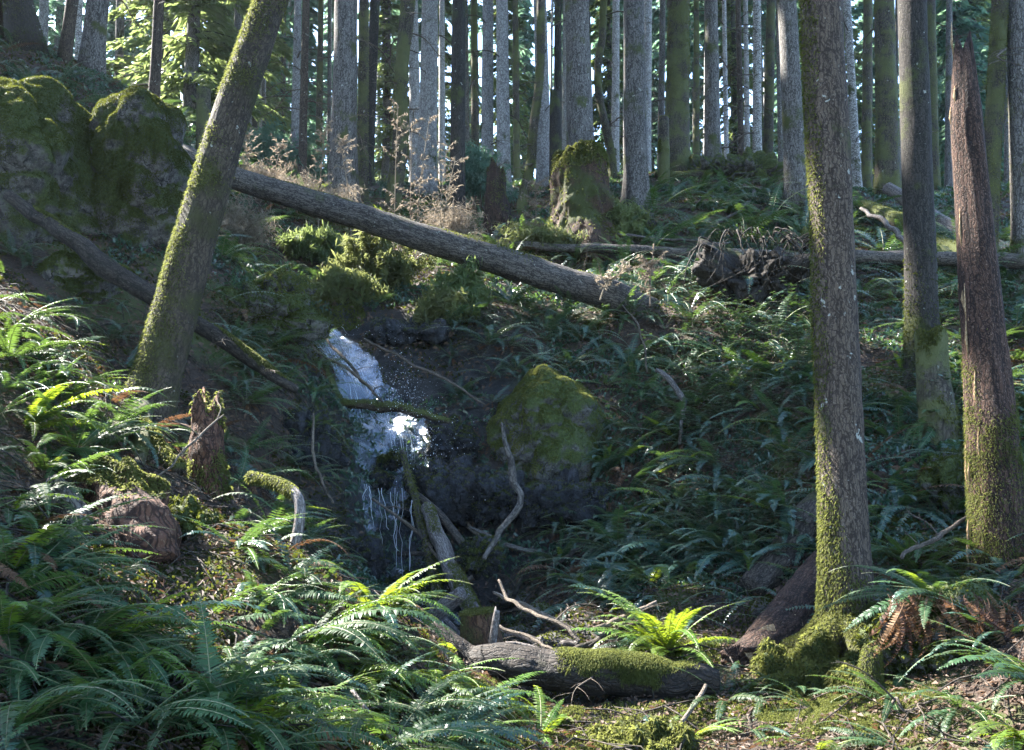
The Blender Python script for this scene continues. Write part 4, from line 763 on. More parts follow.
def fern_far(p, size, mat='fern'):
    o = link('sword_fern', FERN_MERGED[mat][int(rng.integers(6))], None, p - [0, 0, .02]); d, st_ = slope_az(p)
    o.rotation_euler = (0, min(st_, .5) * .6, d + rng.normal(0, .35)); o.scale = (size, size, size * rng.uniform(.8, 1.1)); tag(o, None, 'fern', 'sword ferns on the forest slopes')
    px, py, _ = proj(p + np.array([0, 0, size * .35])); PLANTED.append((o, float(px), float(py), ('large ' if size > .8 else 'small ' if size < .55 else '') + {'fern': 'green', 'fern_shade_tint': 'dark', 'fern_young': 'bright green'}[mat] + ' sword fern')); return o
def inpoly(px, py, poly):
    poly = np.array(poly, float); c = np.zeros(len(px), bool); j = len(poly) - 1
    for i in range(len(poly)):
        xi, yi = poly[i]; xj, yj = poly[j]
        c ^= ((yi > py) != (yj > py)) & (px < (xj - xi) * (py - yi) / (yj - yi + 1e-9) + xi); j = i
    return c
def scatter(poly, n, dmin, tries=4000, seed=0):
    """ground points whose picture falls in the polygon, at least dmin metres apart"""
    r = np.random.default_rng(seed); poly = np.array(poly, float); lo, hi = poly.min(0), poly.max(0)
    px = r.uniform(lo[0], hi[0], tries); py = r.uniform(lo[1], hi[1], tries); k = inpoly(px, py, poly); P = hit(px[k], py[k]); out = []
    for p in P:
        if p[1] > 45: continue
        if all((p[0] - q[0]) ** 2 + (p[1] - q[1]) ** 2 > dmin ** 2 for q in out): out.append(p)
        if len(out) >= n: break
    return out
def G(px, py): return hit(px, py)[0]

# featured ferns, one by one
F = fern_near
F(G(668, 650), .78, 'fern_young', 34, 'bright sunlit sword fern arching behind the moss cushioned log', 9, az=None, up=(.25, 1.15), seed=1)
F(G(735, 555), 1.05, 'fern_shade_tint', 18, 'wide dark fern with long fronds spread below the lone boulder slope', 3, az=-2.2, kap=1.3, up=(.3, .9), seed=2)
F(G(607, 470), .72, 'fern_shade_tint', 18, 'drooping blue green fern hanging off the bank beside the lone boulder', 4, az=-1.7, kap=.9, up=(.3, .9), seed=3)
F(G(700, 545), .8, 'fern_shade_tint', 16, 'dark fern next to the wide one, closer to the pool', 2, seed=4)
F(at(935, 597, 5.6), .66, 'fern', 18, 'frosted sunlit fern overhanging a curtain of dead brown fronds', 0, az=-2.6, kap=.8, up=(.25, .8), seed=5)
F(G(1045, 690), .75, 'fern', 14, 'sunlit fern with glossy white gleaming fronds at the edge', 2, az=2.9, kap=.7, up=(.3, .9), seed=6)
F(G(372, 610), .72, 'fern_young', 18, 'yellow green fern lit by the sun beside the pale bent branch', 2, az=-.4, kap=1.0, up=(.3, .95), seed=7)
F(G(300, 640), .8, 'fern', 18, 'sunlit fern spilling down the bank below the pale bent branch', 4, az=-.6, kap=.9, seed=8)
F(G(215, 735), .62, 'fern', 12, 'fern showing broad upright fronds with pale midribs', 3, az=-1.4, kap=.6, up=(.7, 1.3), seed=9)
F(G(80, 640), .8, 'fern', 18, 'large fern with white gleaming fronds below the crumbling stump', 3, az=-.25, kap=.6, up=(.25, .75), seed=10)
F(G(10, 570), .8, 'fern', 16, 'large blue sheened fern at the edge beside the bark slab', 3, az=-.3, kap=.7, up=(.3, .9), seed=11)
F(G(25, 430), .7, 'fern_young', 15, 'tall fern with yellow lit fronds on the upper bank', 3, az=-.4, kap=.7, up=(.3, .9), seed=12)
F(G(540, 735), .5, 'fern_young', 14, 'small bright fern in front of the moss cushioned log', 3, seed=13)
F(G(690, 735), .42, 'fern_young', 9, 'little sunlit fern sprig in front of the split rotten log', 1, az=.2, kap=.8, seed=14)
F(G(470, 700), .55, 'fern_young', 14, 'pale green fern by the cut stump end of the dark log', 3, az=-.3, seed=15)
F(G(655, 740), .4, 'fern_young', 10, 'low mossy looking fern clump at the bottom edge under the log', 4, seed=16)
F(G(610, 605), .5, 'fern_shade_tint', 10, 'small upright fern by the arching brown stick', 1, up=(.7, 1.3), seed=17)
F(G(560, 560), .6, 'fern_shade_tint', 14, 'shaded fern under the lone boulder by the bent bare branch', 4, az=-1.6, kap=.9, seed=18)
# curtain of dead fronds
boulder('soil bank with hanging roots under the frosted fern', at(955, 650, 5.75), (.62, .42, .40), 71, 'boulder', 9000, lambda p, n: 0.25 + sm(n[:, 2], -0.3, 0.4), 'soil_bank', 'soil bank', 'moss_dark', lump=.3)
p = at(930, 602, 5.45); th = thing('dead_fern_curtain', p, 'curtain of dead rust brown fronds hanging under the frosted fern', 'dead fern')
r = np.random.default_rng(8)
for k in range(80):
    o = link('dead_frond', DEAD[k % 3], th); o.location = (r.uniform(-.3, .42), r.uniform(-.2, .1), r.uniform(-.05, .08)); o.rotation_euler = (r.normal(0, .7), r.uniform(.3, 1.1), -1.57 + r.normal(0, .6)); o.scale = (r.uniform(.28, .5),) * 3
# mossy earth mounds
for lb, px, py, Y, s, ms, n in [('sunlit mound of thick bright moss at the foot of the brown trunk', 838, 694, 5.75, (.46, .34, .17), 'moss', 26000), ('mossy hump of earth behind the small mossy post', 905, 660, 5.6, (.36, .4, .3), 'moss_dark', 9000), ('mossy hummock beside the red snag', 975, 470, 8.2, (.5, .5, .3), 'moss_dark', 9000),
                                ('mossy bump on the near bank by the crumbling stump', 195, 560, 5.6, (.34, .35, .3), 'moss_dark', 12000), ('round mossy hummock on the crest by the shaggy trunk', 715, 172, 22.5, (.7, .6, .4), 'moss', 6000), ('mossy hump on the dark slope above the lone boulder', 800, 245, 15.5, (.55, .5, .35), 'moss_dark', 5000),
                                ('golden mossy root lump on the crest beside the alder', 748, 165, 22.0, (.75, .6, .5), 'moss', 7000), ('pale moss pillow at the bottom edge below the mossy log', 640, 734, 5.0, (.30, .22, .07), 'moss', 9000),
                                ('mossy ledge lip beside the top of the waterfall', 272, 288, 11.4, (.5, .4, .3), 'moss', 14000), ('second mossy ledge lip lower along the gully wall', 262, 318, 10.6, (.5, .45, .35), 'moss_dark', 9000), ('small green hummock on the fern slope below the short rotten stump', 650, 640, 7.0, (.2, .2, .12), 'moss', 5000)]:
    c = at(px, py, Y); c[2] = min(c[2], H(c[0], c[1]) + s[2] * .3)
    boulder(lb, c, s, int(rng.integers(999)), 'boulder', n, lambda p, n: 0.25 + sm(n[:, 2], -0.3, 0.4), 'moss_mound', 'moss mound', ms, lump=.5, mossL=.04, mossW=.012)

# ferns by area of the slope
def area(poly, n, dmin, lo, hi, mats, near, seed, fr=(11, 17), dead=5):
    for p in scatter(poly, n, dmin, seed=seed):
        m = mats[int(rng.integers(len(mats)))]; s = rng.uniform(lo, hi)
        if near: F(p, s, m, int(rng.integers(*fr)), dead=dead)
        else: fern_far(p, s, m)
area([(0, 325), (110, 415), (140, 450), (50, 465), (40, 600), (0, 640)], 40, .30, .45, .75, ['fern', 'fern', 'fern_shade_tint'], True, 1)
area([(0, 640), (110, 645), (230, 665), (330, 610), (440, 690), (480, 750), (0, 750)], 62, .25, .42, .68, ['fern', 'fern', 'fern_shade_tint', 'fern_young'], True, 2, fr=(14, 20), dead=7)
area([(225, 520), (280, 510), (280, 600), (225, 610)], 5, .4, .4, .55, ['fern', 'fern_shade_tint'], True, 3)
area([(620, 420), (700, 390), (830, 370), (835, 540), (760, 570), (640, 590), (600, 520)], 44, .42, .65, 1.05, ['fern_shade_tint'], True, 4, dead=2)
area([(500, 530), (640, 520), (660, 600), (540, 610)], 8, .4, .4, .6, ['fern_shade_tint', 'fern'], True, 5)
area([(880, 380), (1024, 330), (1024, 480), (960, 560), (885, 560)], 26, .45, .55, .9, ['fern_shade_tint', 'fern'], True, 6)
area([(880, 560), (1024, 560), (1024, 640), (900, 640)], 10, .35, .5, .7, ['fern', 'fern_shade_tint'], True, 7)
area([(720, 690), (1024, 690), (1024, 750), (720, 750)], 13, .38, .35, .55, ['fern', 'fern', 'fern_young'], True, 8)
area([(500, 300), (640, 330), (820, 300), (820, 370), (640, 400), (480, 360)], 30, .5, .7, 1.05, ['fern_shade_tint', 'fern'], False, 9)
area([(640, 190), (800, 190), (1000, 235), (1024, 330), (820, 300), (640, 300)], 60, .62, .9, 1.4, ['fern', 'fern_shade_tint', 'fern'], False, 10)
area([(430, 215), (560, 245), (640, 250), (640, 320), (450, 300)], 18, .7, .7, 1.1, ['fern', 'fern_shade_tint'], False, 11)
area([(440, 330), (540, 310), (560, 350), (500, 400), (450, 400)], 12, .4, .4, .7, ['fern_shade_tint'], False, 16)
area([(230, 330), (330, 340), (330, 420), (290, 470), (240, 420)], 12, .4, .4, .65, ['fern_shade_tint', 'fern'], False, 17)
area([(205, 220), (330, 190), (430, 210), (330, 250), (220, 260)], 16, .9, .6, .95, ['fern', 'fern_young'], False, 12)
area([(205, 270), (300, 290), (290, 380), (230, 390)], 12, .45, .35, .6, ['fern', 'fern_shade_tint'], False, 13)
area([(200, 420), (330, 440), (330, 600), (280, 600)], 9, .5, .4, .65, ['fern_shade_tint', 'fern'], False, 14)
area([(0, 60), (150, 90), (190, 120), (170, 130), (0, 100)], 8, 1.0, .5, .8, ['fern_shade_tint'], False, 15)
for k, (x, y, Y) in enumerate([(30, 285, 9.0), (15, 270, 9.0), (110, 330, 8.6), (125, 345, 8.3)]): fern_far(ground(x, Y), .5, 'fern_shade_tint')

# ------------------------------------------------------------------ broad leaved shrubs, feathery shrubs, dry stalks, root wad
SALAL = []
for q in range(4):
    g = Geo(); r = np.random.default_rng(400 + q)
    for k in range(12):
        a = r.uniform(0, 6.28); l = r.uniform(.3, .6); e = r.uniform(.5, 1.3)
        P = smoothpath(np.array([[0, 0, 0], [math.cos(a) * l * .4, math.sin(a) * l * .4, l * .5 * e], [math.cos(a) * l * .9, math.sin(a) * l * .9, l * .72 * e]]), 8); gtube(g, P, np.linspace(.004, .0015, 8), seg=4, m=1)
        for i in range(2, 8):
            for s in (-1, 1):
                b = P[i]; L = r.uniform(.04, .068); d = nrm(np.array([math.cos(a + s * 1.1), math.sin(a + s * 1.1), r.uniform(-.25, .25)])); w = nrm(np.cross(d, [r.normal(0, .25), r.normal(0, .25), 1])) * L * .36; up = np.cross(w, d) * .15
                g.add([b, b + d * L * .35 + w + up, b + d * L * .75 + w * .7 + up, b + d * L, b + d * L * .75 - w * .7 + up, b + d * L * .35 - w + up, b + d * L * .5], T=[[0, 6, 1], [1, 6, 2], [2, 6, 3], [3, 6, 4], [4, 6, 5], [5, 6, 0]])
    SALAL.append(g.mesh('broadleaf_shrub', [M['salal'], M['twig']], True))
def salal(p, s):
    o = link('broadleaf_shrub', SALAL[int(rng.integers(4))], None, p); o.rotation_euler = (0, 0, rng.random() * 6.3); o.scale = (s,) * 3; tag(o, None, 'shrub', 'low shrubs with glossy oval leaves')
    px, py, _ = proj(p + np.array([0, 0, .3])); PLANTED.append((o, float(px), float(py), 'low glossy leaved shrub'))
for p in scatter([(660, 330), (820, 320), (820, 420), (690, 430)], 26, .4, seed=31): salal(p, rng.uniform(.8, 1.3))
for p in scatter([(640, 420), (830, 400), (830, 540), (640, 560)], 14, .5, seed=32): salal(p, rng.uniform(.7, 1.1))
for p in scatter([(860, 290), (1020, 290), (1020, 420), (870, 430)], 16, .5, seed=33): salal(p, rng.uniform(.7, 1.2))
for p in scatter([(180, 260), (300, 300), (290, 400), (220, 480)], 8, .4, seed=34): salal(p, rng.uniform(.5, .8))
for p in scatter([(440, 330), (540, 310), (520, 380), (460, 410)], 8, .35, seed=36): salal(p, rng.uniform(.5, .8))
def feathery(lb, px, py, Y, s, n, mat='shrub', L=.16, W=.03, seed=0):
    c = at(px, py, Y); c[2] = max(c[2], H(c[0], c[1]) + s[2] * .2); r = np.random.default_rng(seed); th = thing('feathery_shrub', [c[0], c[1], H(c[0], c[1])], lb, 'shrub', 'feathery yellow green shrubs')
    nb = 110; d = nrm(r.normal(0, 1, (nb, 3)) * [1, 1, .8] + [0, 0, .35]); lob = 1 + .55 * fbm(d * 1.6 + seed, 2, seed); tips = c + d * np.array(s) * (r.uniform(.3, 1.15, nb) * lob)[:, None]; base = np.array([c[0], c[1], H(c[0], c[1]) - .05]) + np.stack([r.normal(0, .12, nb), r.normal(0, .12, nb), np.zeros(nb)], -1)
    gs = Geo(); C = []; D = []
    for k in range(nb):
        P = smoothpath(np.array([base[k], base[k] * .45 + tips[k] * .55 + [0, 0, .25 * s[2]], tips[k]]), 9)
        if k % 3 == 0: gtube(gs, P, np.linspace(.008, .002, 9), seg=4)
        m = n // nb; t = r.uniform(.35, 1, m); q = np.stack([np.interp(t * 8, np.arange(9), P[:, a]) for a in range(3)], -1) + r.normal(0, .05, (m, 3)); C.append(q); D.append(nrm(np.repeat((P[-1] - P[-3])[None], m, 0) / .1 * .1 + r.normal(0, .25, (m, 3)) + [0, 0, -.18]))
    C = np.concatenate(C); D = np.concatenate(D); S = nrm(np.cross(D, r.normal(0, 1, D.shape))); g = Geo(); sprays(g, C, D, S, L, W * .5, r); part('foliage', g, M[mat], th, False); part('stem', gs, M['twig'], th)
feathery('bushy yellow green feathery shrub above the waterfall under the fallen log', 372, 272, 14.6, (.85, .6, .62), 14000, seed=1)
feathery('smaller feathery shrub leaning over the waterfall top', 345, 292, 13.8, (.55, .5, .4), 6000, seed=2)
feathery('sunlit feathery shrub hanging over the rock face below the log', 462, 298, 13.4, (.48, .45, .52), 9000, 'conifer_lit_tint', seed=3)
feathery('drooping feathery shrub in the shade under the sunlit one', 442, 338, 13.0, (.45, .4, .42), 6500, seed=4)
feathery('pale feathery bush by the upper end of the waterfall', 312, 255, 15.5, (.7, .6, .5), 8000, 'conifer_lit_tint', seed=5)
feathery('low green bush at the foot of the moss capped stump', 618, 228, 17.2, (.6, .5, .45), 7000, seed=6)
feathery('soft green bush below the jagged dark stump', 545, 246, 16.6, (.8, .5, .35), 7000, 'shrub', seed=7)
feathery('hazy young conifer bush in the gap above the fallen log', 478, 178, 22.0, (.9, .7, .9), 6000, 'conifer', L=.2, seed=8)
feathery('dim bluish bush behind the leaning tree near the pale stub', 232, 190, 22.0, (1.4, .9, .9), 8000, 'conifer', L=.2, seed=9)
feathery('bluish undergrowth bush beside the dead grey conifer', 285, 165, 26.0, (1.6, 1, 1.0), 8000, 'conifer', L=.22, seed=10)
feathery('wispy tan green bush under the high end of the log', 262, 215, 17.0, (1.0, .7, .5), 6000, 'dry', L=.14, W=.014, seed=11)
feathery('wispy tan bush behind the leaning tree above the gully wall', 235, 232, 14.5, (.7, .6, .5), 5000, 'dry', L=.13, W=.012, seed=12)
feathery('tan brushy thicket below the stout grey trunk', 318, 205, 17.5, (1.1, .7, .5), 6000, 'dry', L=.14, W=.012, seed=13)
feathery('brown brushy thicket under the dark brown trunk', 452, 222, 17.0, (.7, .6, .4), 4000, 'dry', L=.13, W=.012, seed=14)
for k, (px, pb, py, Y, hpx, lb) in enumerate([(398, 394, 215, 16.5, 110, 'tallest dry tan seed stalk in front of the twisted mossy trunk'), (412, 410, 220, 16.4, 95, 'dry tan stalk with drooping seed heads beside the tallest stalk'), (430, 415, 215, 16.3, 100, 'dry tan stalk leaning over toward the dark brown trunk'), (447, 438, 226, 16.2, 80, 'short dry stalk under the dark brown trunk'),
        (455, 440, 230, 16.2, 70, 'bent dry stalk just above the middle of the fallen log'), (340, 352, 200, 16.5, 60, 'dry arching stalk at the foot of the stout grey trunk'), (325, 318, 205, 16.6, 75, 'pale feathery dry stalk over the high end of the log'), (240, 250, 200, 16.8, 70, 'dry stalk beside the leaning mossy tree'), (282, 270, 205, 16.6, 60, 'low dry stalk between the leaning tree and the grey trunk'),
        (536, 536, 255, 16.4, 70, 'thin upright dry stalk beside the jagged dark stump'), (632, 600, 300, 12.9, 30, 'dry tuft of twigs on the low end of the fallen log'), (652, 650, 306, 12.9, 42, 'thin dry weed standing where the log meets the slope')]):
    b = ground(pb, Y) if k < 10 else at(pb, py, Y); tp = at(px, py - hpx, Y - .2); tp = tp * 1.0; r = np.random.default_rng(500 + k); P = smoothpath(np.array([b, b * .5 + tp * .5 + [(pb - px) * .003, 0, .08], tp]), 24); g = Geo(); gtube(g, P, np.linspace(.012, .005, 24), seg=5)
    for q in range(26):
        i = int(r.integers(7, 24)); a = r.uniform(0, 6.28); l = r.uniform(.1, .32); e = P[i] + np.array([math.cos(a) * l, math.sin(a) * l * .5, l * r.uniform(.2, .8)]); gtube(g, np.array([P[i], P[i] * .5 + e * .5 + [0, 0, .02], e]), [.004, .003, .0015], seg=4)
        n = 14; t = r.random(n)[:, None]; blades(g, P[i] * (1 - t) + e * t, nrm(e - P[i])[None].repeat(n, 0), .06, .02, .8, .3, r=r)
    solo('dry_stalk', g, M['dry'], lb, 'dry weed', 'dry stalks along the fallen log', origin=b, smooth=False)
c = hit(757, 305)[0] + [0, 0, .45]; th = thing('root_wad', c - [0, 0, .4], 'dark upturned root wad with hanging hair like roots', 'root wad')
part('soil', rock_geo(c + [0, .1, 0], (.78, .5, .55), 9, lump=.5, rough=.4), M['log_dark'], th)
r = np.random.default_rng(3)
for k in range(52):
    a = r.uniform(-.3, 3.44); u = np.array([math.cos(a) * .7, -abs(math.sin(a)) * .4 - .1, .42 + r.uniform(-.1, .15)]); b = c + u; o = np.array([math.cos(a) * .35, -.25, 0]); l = r.uniform(.15, 1.0); g = Geo()
    gtube(g, smoothpath(np.array([b, b + o * .6 + [0, 0, .04], b + o * 1.1 + [r.normal(0, .16), r.normal(0, .06), -l * .55], b + o * 1.2 + [r.normal(0, .3), -.05, -l]]), 14), np.linspace(.006 + .03 * r.random() ** 2.5, .002, 14), seg=6, amp=.25); part('root', g, M['log_dark'], th)

# ------------------------------------------------------------------ conifers behind, and unseen trees added uphill on the sunny side to shade the gully
def conifer_meshes(seed, h0, h1, rad, nb, ns, L, W, mat):
    g = Geo(); r = np.random.default_rng(seed); C, D, S, inf = crown_geo(h0, h1, rad, nb, ns, seed, droop=.55); sprays(g, C, D, S, L, W, r); limbs(g, inf, .55, 1)
    gt = Geo(); gtube(gt, np.stack([0 * np.arange(12.), 0 * np.arange(12.), np.linspace(-.5, h1, 12)], -1), np.linspace(.3, .02, 12), seg=10, amp=.06)
    return g.mesh('crown', [M[mat], M['bark_dark']], False), gt.mesh('trunk', M['bark_grey'])
CON = [conifer_meshes(600 + q, 1.0, 27, 3.4, 230, 44, .62, .12, 'conifer') for q in range(4)]
LITC = [conifer_meshes(620 + q, 1.0, 19, 2.8, 130, 90, .36, .07, 'conifer_lit_tint') for q in range(2)]
def conifer(px, Y, k, meshes, label=None, s=1.0, group='dense conifers beyond the ridge'):
    b = ground(px, Y); th = thing('conifer_tree', b, label, 'tree', group); a = link('crown', meshes[0], th); a.rotation_euler = (0, 0, k * 2.1); a.scale = (s,) * 3; b2 = link('trunk', meshes[1], th); b2.scale = (s,) * 3
    if label is None: PLANTED.append((th, px, -1, 'dense conifer beyond the ridge'))
for k, (px, Y, s) in enumerate([(10, 40, .8), (45, 52, 1), (110, 46, .9), (140, 60, 1), (255, 44, .85), (275, 55, 1.0), (300, 48, .7), (330, 62, 1), (395, 66, .9), (470, 66, .8), (525, 62, .9), (565, 66, .9), (625, 68, 1), (655, 64, .9), (702, 66, 1), (790, 64, .9), (815, 50, .8), (835, 70, 1), (880, 60, .9), (905, 72, 1), (945, 48, .9), (965, 38, .8), (990, 56, 1), (1010, 42, .9), (1040, 50, 1), (-30, 50, 1), (360, 78, 1)]):
    conifer(px, Y, k, CON[k % 4], s=s)
conifer(188, 27, 1, LITC[0], 'sunlit yellow green conifer behind the smaller mossy boulder', .9)
conifer(158, 31, 2, LITC[1], 'second sunlit conifer, just behind the slender brown trunk', 1.0)
conifer(222, 36, 3, LITC[0], 'sunlit conifer partly hidden by the leaning mossy tree', 1.0)
for k, (px, Y, lb) in enumerate([(385, 44, 'pale sunlit conifer glimpsed behind the twisted mossy trunk'), (505, 48, 'pale sunlit conifer behind the curved mossy stem'), (612, 46, 'pale sunlit conifer behind the root flared trunk'), (740, 44, 'pale sunlit conifer behind the thin saplings'), (848, 46, 'pale sunlit conifer behind the bone white birch'), (985, 40, 'pale sunlit conifer beyond the red snag'), (440, 52, 'pale sunlit conifer beyond the dark brown trunk'), (250, 40, 'pale sunlit conifer beyond the leaning mossy tree')]):
    conifer(px, Y, k + 4, LITC[k % 2], lb, .95)
# patches that get direct sun in the photograph: rays to them stay free of needles
LIT = [(680, 200, 19.5, .8), (730, 215, 18.5, .8), (760, 235, 17.2, .7), (880, 270, 15, .6), (950, 300, 13.5, .6), (700, 300, 14, .5), (780, 330, 12.6, .35), (660, 345, 12.6, .3), (600, 250, 16.5, .6), (500, 270, 15, .6), (410, 300, 14, .5), (425, 235, 18, .8), (360, 225, 18, .8), (420, 170, 16.4, 1.0), (270, 200, 17, .9), (815, 665, 5.9, .3), (860, 715, 5.4, .3), (180, 40, 27, 1.6), (210, 70, 27, 1.2), (160, 60, 30, 1.5), (150, 20, 31, 1.5), (835, 690, 5.8, .38), (870, 640, 5.5, .25), (836, 480, 6.2, .22), (826, 330, 6.2, .22), (818, 220, 6.2, .25), (840, 600, 6.1, .28), (985, 520, 6.8, .25), (975, 400, 6.9, .25), (965, 200, 7, .3), (960, 100, 7, .25), (915, 590, 5.8, .3), (1000, 650, 5, .35), (880, 730, 4.7, .4), (780, 735, 5, .3), (690, 735, 5, .25),
       (620, 672, 5.8, .35), (550, 672, 5.8, .22), (665, 625, 6.6, .62), (560, 640, 6.4, .3), (500, 640, 6.6, .3), (470, 615, 7.5, .25), (450, 700, 4.6, .4), (540, 730, 4.6, .4), (650, 730, 5, .25), (400, 590, 6, .35), (350, 570, 6, .4), (290, 540, 6, .25), (310, 625, 5, .4), (360, 660, 4.7, .35), (200, 610, 4.6, .3), (140, 580, 4.4, .25), (90, 590, 4.2, .25), (250, 680, 4, .25), (330, 730, 3.8, .3),
       (60, 390, 5.8, .3), (100, 420, 6.2, .25), (92, 465, 5.4, .25), (30, 340, 6.5, .3), (120, 640, 3.9, .2), (330, 340, 12.4, .4), (340, 360, 12, .3), (360, 385, 11.8, .25), (380, 400, 11.4, .10), (372, 255, 14.6, .8), (330, 280, 14, .5), (462, 280, 13.4, .6), (300, 240, 16, .7), (554, 358, 10.8, .30), (292, 295, 11.4, .4), (180, 260, 8, .3), (205, 180, 8.1, .3), (235, 80, 8.3, .3), (150, 110, 10.8, .5), (80, 90, 10, .4), (10, 60, 10, .3), (580, 155, 17.2, .5), (630, 300, 13, .4), (450, 250, 13.5, .4), (700, 230, 17.5, .6), (780, 230, 17, .5), (900, 215, 18, .6), (1000, 245, 16, .6), (850, 290, 14, .4), (700, 600, 8, .25), (720, 360, 12, .3), (640, 210, 18.5, .5), (545, 235, 17, .5)]
LP_ = at(np.array([l[0] for l in LIT]), np.array([l[1] for l in LIT]), np.array([l[2] for l in LIT])); LR_ = np.array([l[3] for l in LIT])
def sun_free(C):
    keep = np.ones(len(C), bool)
    for p, rr in zip(LP_, LR_):
        v = C - p; tt = v @ SUN; keep &= ~((tt > 0) & (np.linalg.norm(v - tt[:, None] * SUN, axis=1) < rr + .12))
    return keep
k = 0  # unseen shade trees added uphill, crowns cleared along the sun rays
for y in np.arange(7, 41, 3.6):
    for j in range(4):
        best = None
        for q in range(60):
            x = -0.64 * y - 2.2 - j * 4.0 + rng.uniform(-2, 2); yy = y + rng.uniform(-1.8, 1.8); b = np.array([x, yy, float(H(x, yy))])
            t_ = (b[:2] - LP_[:, :2]) @ SUN[:2] / (SUN[:2] @ SUN[:2]); dd = np.linalg.norm(LP_[:, :2] + t_[:, None] * SUN[:2] - b[:2], axis=1); zz = LP_[:, 2] + t_ * SUN[2] - b[2]
            bad = ((t_ > 0) & (zz > 0) & (zz < 28) & (dd < LR_ + .25)).sum()
            if best is None or bad < best[0]: best = (bad, b)
        b = best[1]; r = np.random.default_rng(700 + k); k += 1
        C, D, S, inf = crown_geo(6.5, 28, 3.3, 80, 52, 700 + k); C = C + b; ok = sun_free(C); g = Geo(); sprays(g, C[ok], D[ok], S[ok], .5, .15, r)
        th = thing('conifer_tree', b, 'unseen conifer added uphill beyond the view on the sunny side to shade the gully', 'tree', 'unseen shade conifers added uphill beyond the edge of the view'); part('crown', g, M['conifer'], th, False)
        g = Geo(); gtube(g, b + np.stack([0 * np.arange(12.), 0 * np.arange(12.), np.linspace(-.4, 28, 12)], -1), np.linspace(.3, .03, 12), seg=12, amp=.06); part('trunk', g, M['bark_brown'], th)

for k, (x, y, s) in enumerate([(7, -3, 1), (-5, -5, 1), (1.5, -8, 1.1), (12, 3, 1), (16, 10, 1.1), (-9, -1, 1), (22, 17, 1.1), (8, -13, 1), (-18, -5, 1)]):  # unseen trees added behind and beside the camera to block sky light
    b = np.array([x, y, float(H(x, y))]); th = thing('conifer_tree', b, 'unseen conifer added round the viewpoint to hold back sky light', 'tree', 'unseen conifers added round the viewpoint'); o = link('crown', CON[k % 4][0], th); o.location = (0, 0, 5); o.rotation_euler = (0, 0, k); o.scale = (s,) * 3; o = link('trunk', CON[k % 4][1], th); o.scale = (s, s, 1.15)
# ------------------------------------------------------------------ loose ground cover nobody could count
r = np.random.default_rng(77)
def field(n, y0, y1, pw=1.0):
    y = y0 * (y1 / y0) ** r.random(n) if pw == 1 else y0 + (y1 - y0) * r.random(n); x = r.uniform(-.66, .66, n) * (y + 1.0); return np.stack([x, y, H(x, y)], -1)
P = field(110000, 2.5, 26); P = P[(fbm(P * 1.7, 2, 6) > -.5)]; n = len(P); g = Geo(); N = HN(P[:, 0], P[:, 1])
rk = 1 - (((P[:, None, :2] - FALL[None, ::4, :2]) ** 2).sum(-1).min(1) < .5 ** 2); P = P[rk > 0]; N = N[rk > 0]; n = len(P)
d = nrm(np.cross(N, r.normal(0, 1, (n, 3))) + N * r.normal(0, .25, n)[:, None]); s = nrm(np.cross(N + r.normal(0, .35, (n, 3)), d)); L = (r.uniform(.35, 1.1, n) * (.012 + .0026 * P[:, 1]))[:, None]; P = P + N * r.uniform(.002, .03, n)[:, None]
V = np.stack([P - d * L, P + s * L * .45, P + d * L, P - s * L * .45], 1); V[:, 1::2, 2] += L * .3; g.add(V.reshape(-1, 3), np.arange(n)[:, None] * 4 + np.arange(4)); tag(link('leaf_litter', g.mesh('leaf_litter', M['litter'], False)), 'dead brown leaves and needles covering the forest floor', 'leaf litter', kind='stuff')
P = field(5200, 3, 24); P = P[(P[:, 1] > 6) | (r.random(len(P)) < .45)]; N = HN(P[:, 0], P[:, 1]); d = nrm(np.cross(N, r.normal(0, 1, (len(P), 3)))); g = Geo()
for p, q, nn in zip(P, d, N):
    l = r.uniform(.08, .4); gtube(g, np.array([p - q * l, p + nn * r.uniform(.01, .07) + r.normal(0, .02, 3), p + q * l]) + nn * .015, np.array([.8, 1, .5]) * r.uniform(.002, .006), seg=4)
tag(link('twig_litter', g.mesh('twig_litter', M['log_dark'])), 'scattered thin twigs and sticks lying on the forest floor', 'twig litter', kind='stuff')
P = field(190000, 2.6, 26); q = fbm(P * 1.1, 3, 21) + .35 * fbm(P * 5, 2, 4); P = P[q > .08]; N = HN(P[:, 0], P[:, 1]); g = Geo(); blades(g, P, N, .035 + .002 * P[:, 1:2], .010 + .0012 * P[:, 1], .7, .4, r=r)
tag(link('ground_moss', g.mesh('ground_moss', M['moss_dark'], False)), 'low green moss growing in patches over the soil', 'moss', kind='stuff')
P = field(38000, 6.8, 30); q = fbm(P * .9, 3, 51) - .5 * ((P[:, 0] < -1.5) & (P[:, 1] < 9.5)); P = P[q > .0]; n = len(P); N = HN(P[:, 0], P[:, 1]); g = Geo()
for rep in range(5):
    blades(g, P + r.normal(0, .03, (n, 3)) * [1, 1, .3] + N * .02, N, .035 + .004 * P[:, 1:2], .009 + .0017 * P[:, 1], 1.1, .5, r=r)
tag(link('ground_cover', g.mesh('ground_cover', M['fern_shade_tint'], False)), 'tiny leafy seedlings and sorrel carpeting the slopes', 'ground cover', kind='stuff')

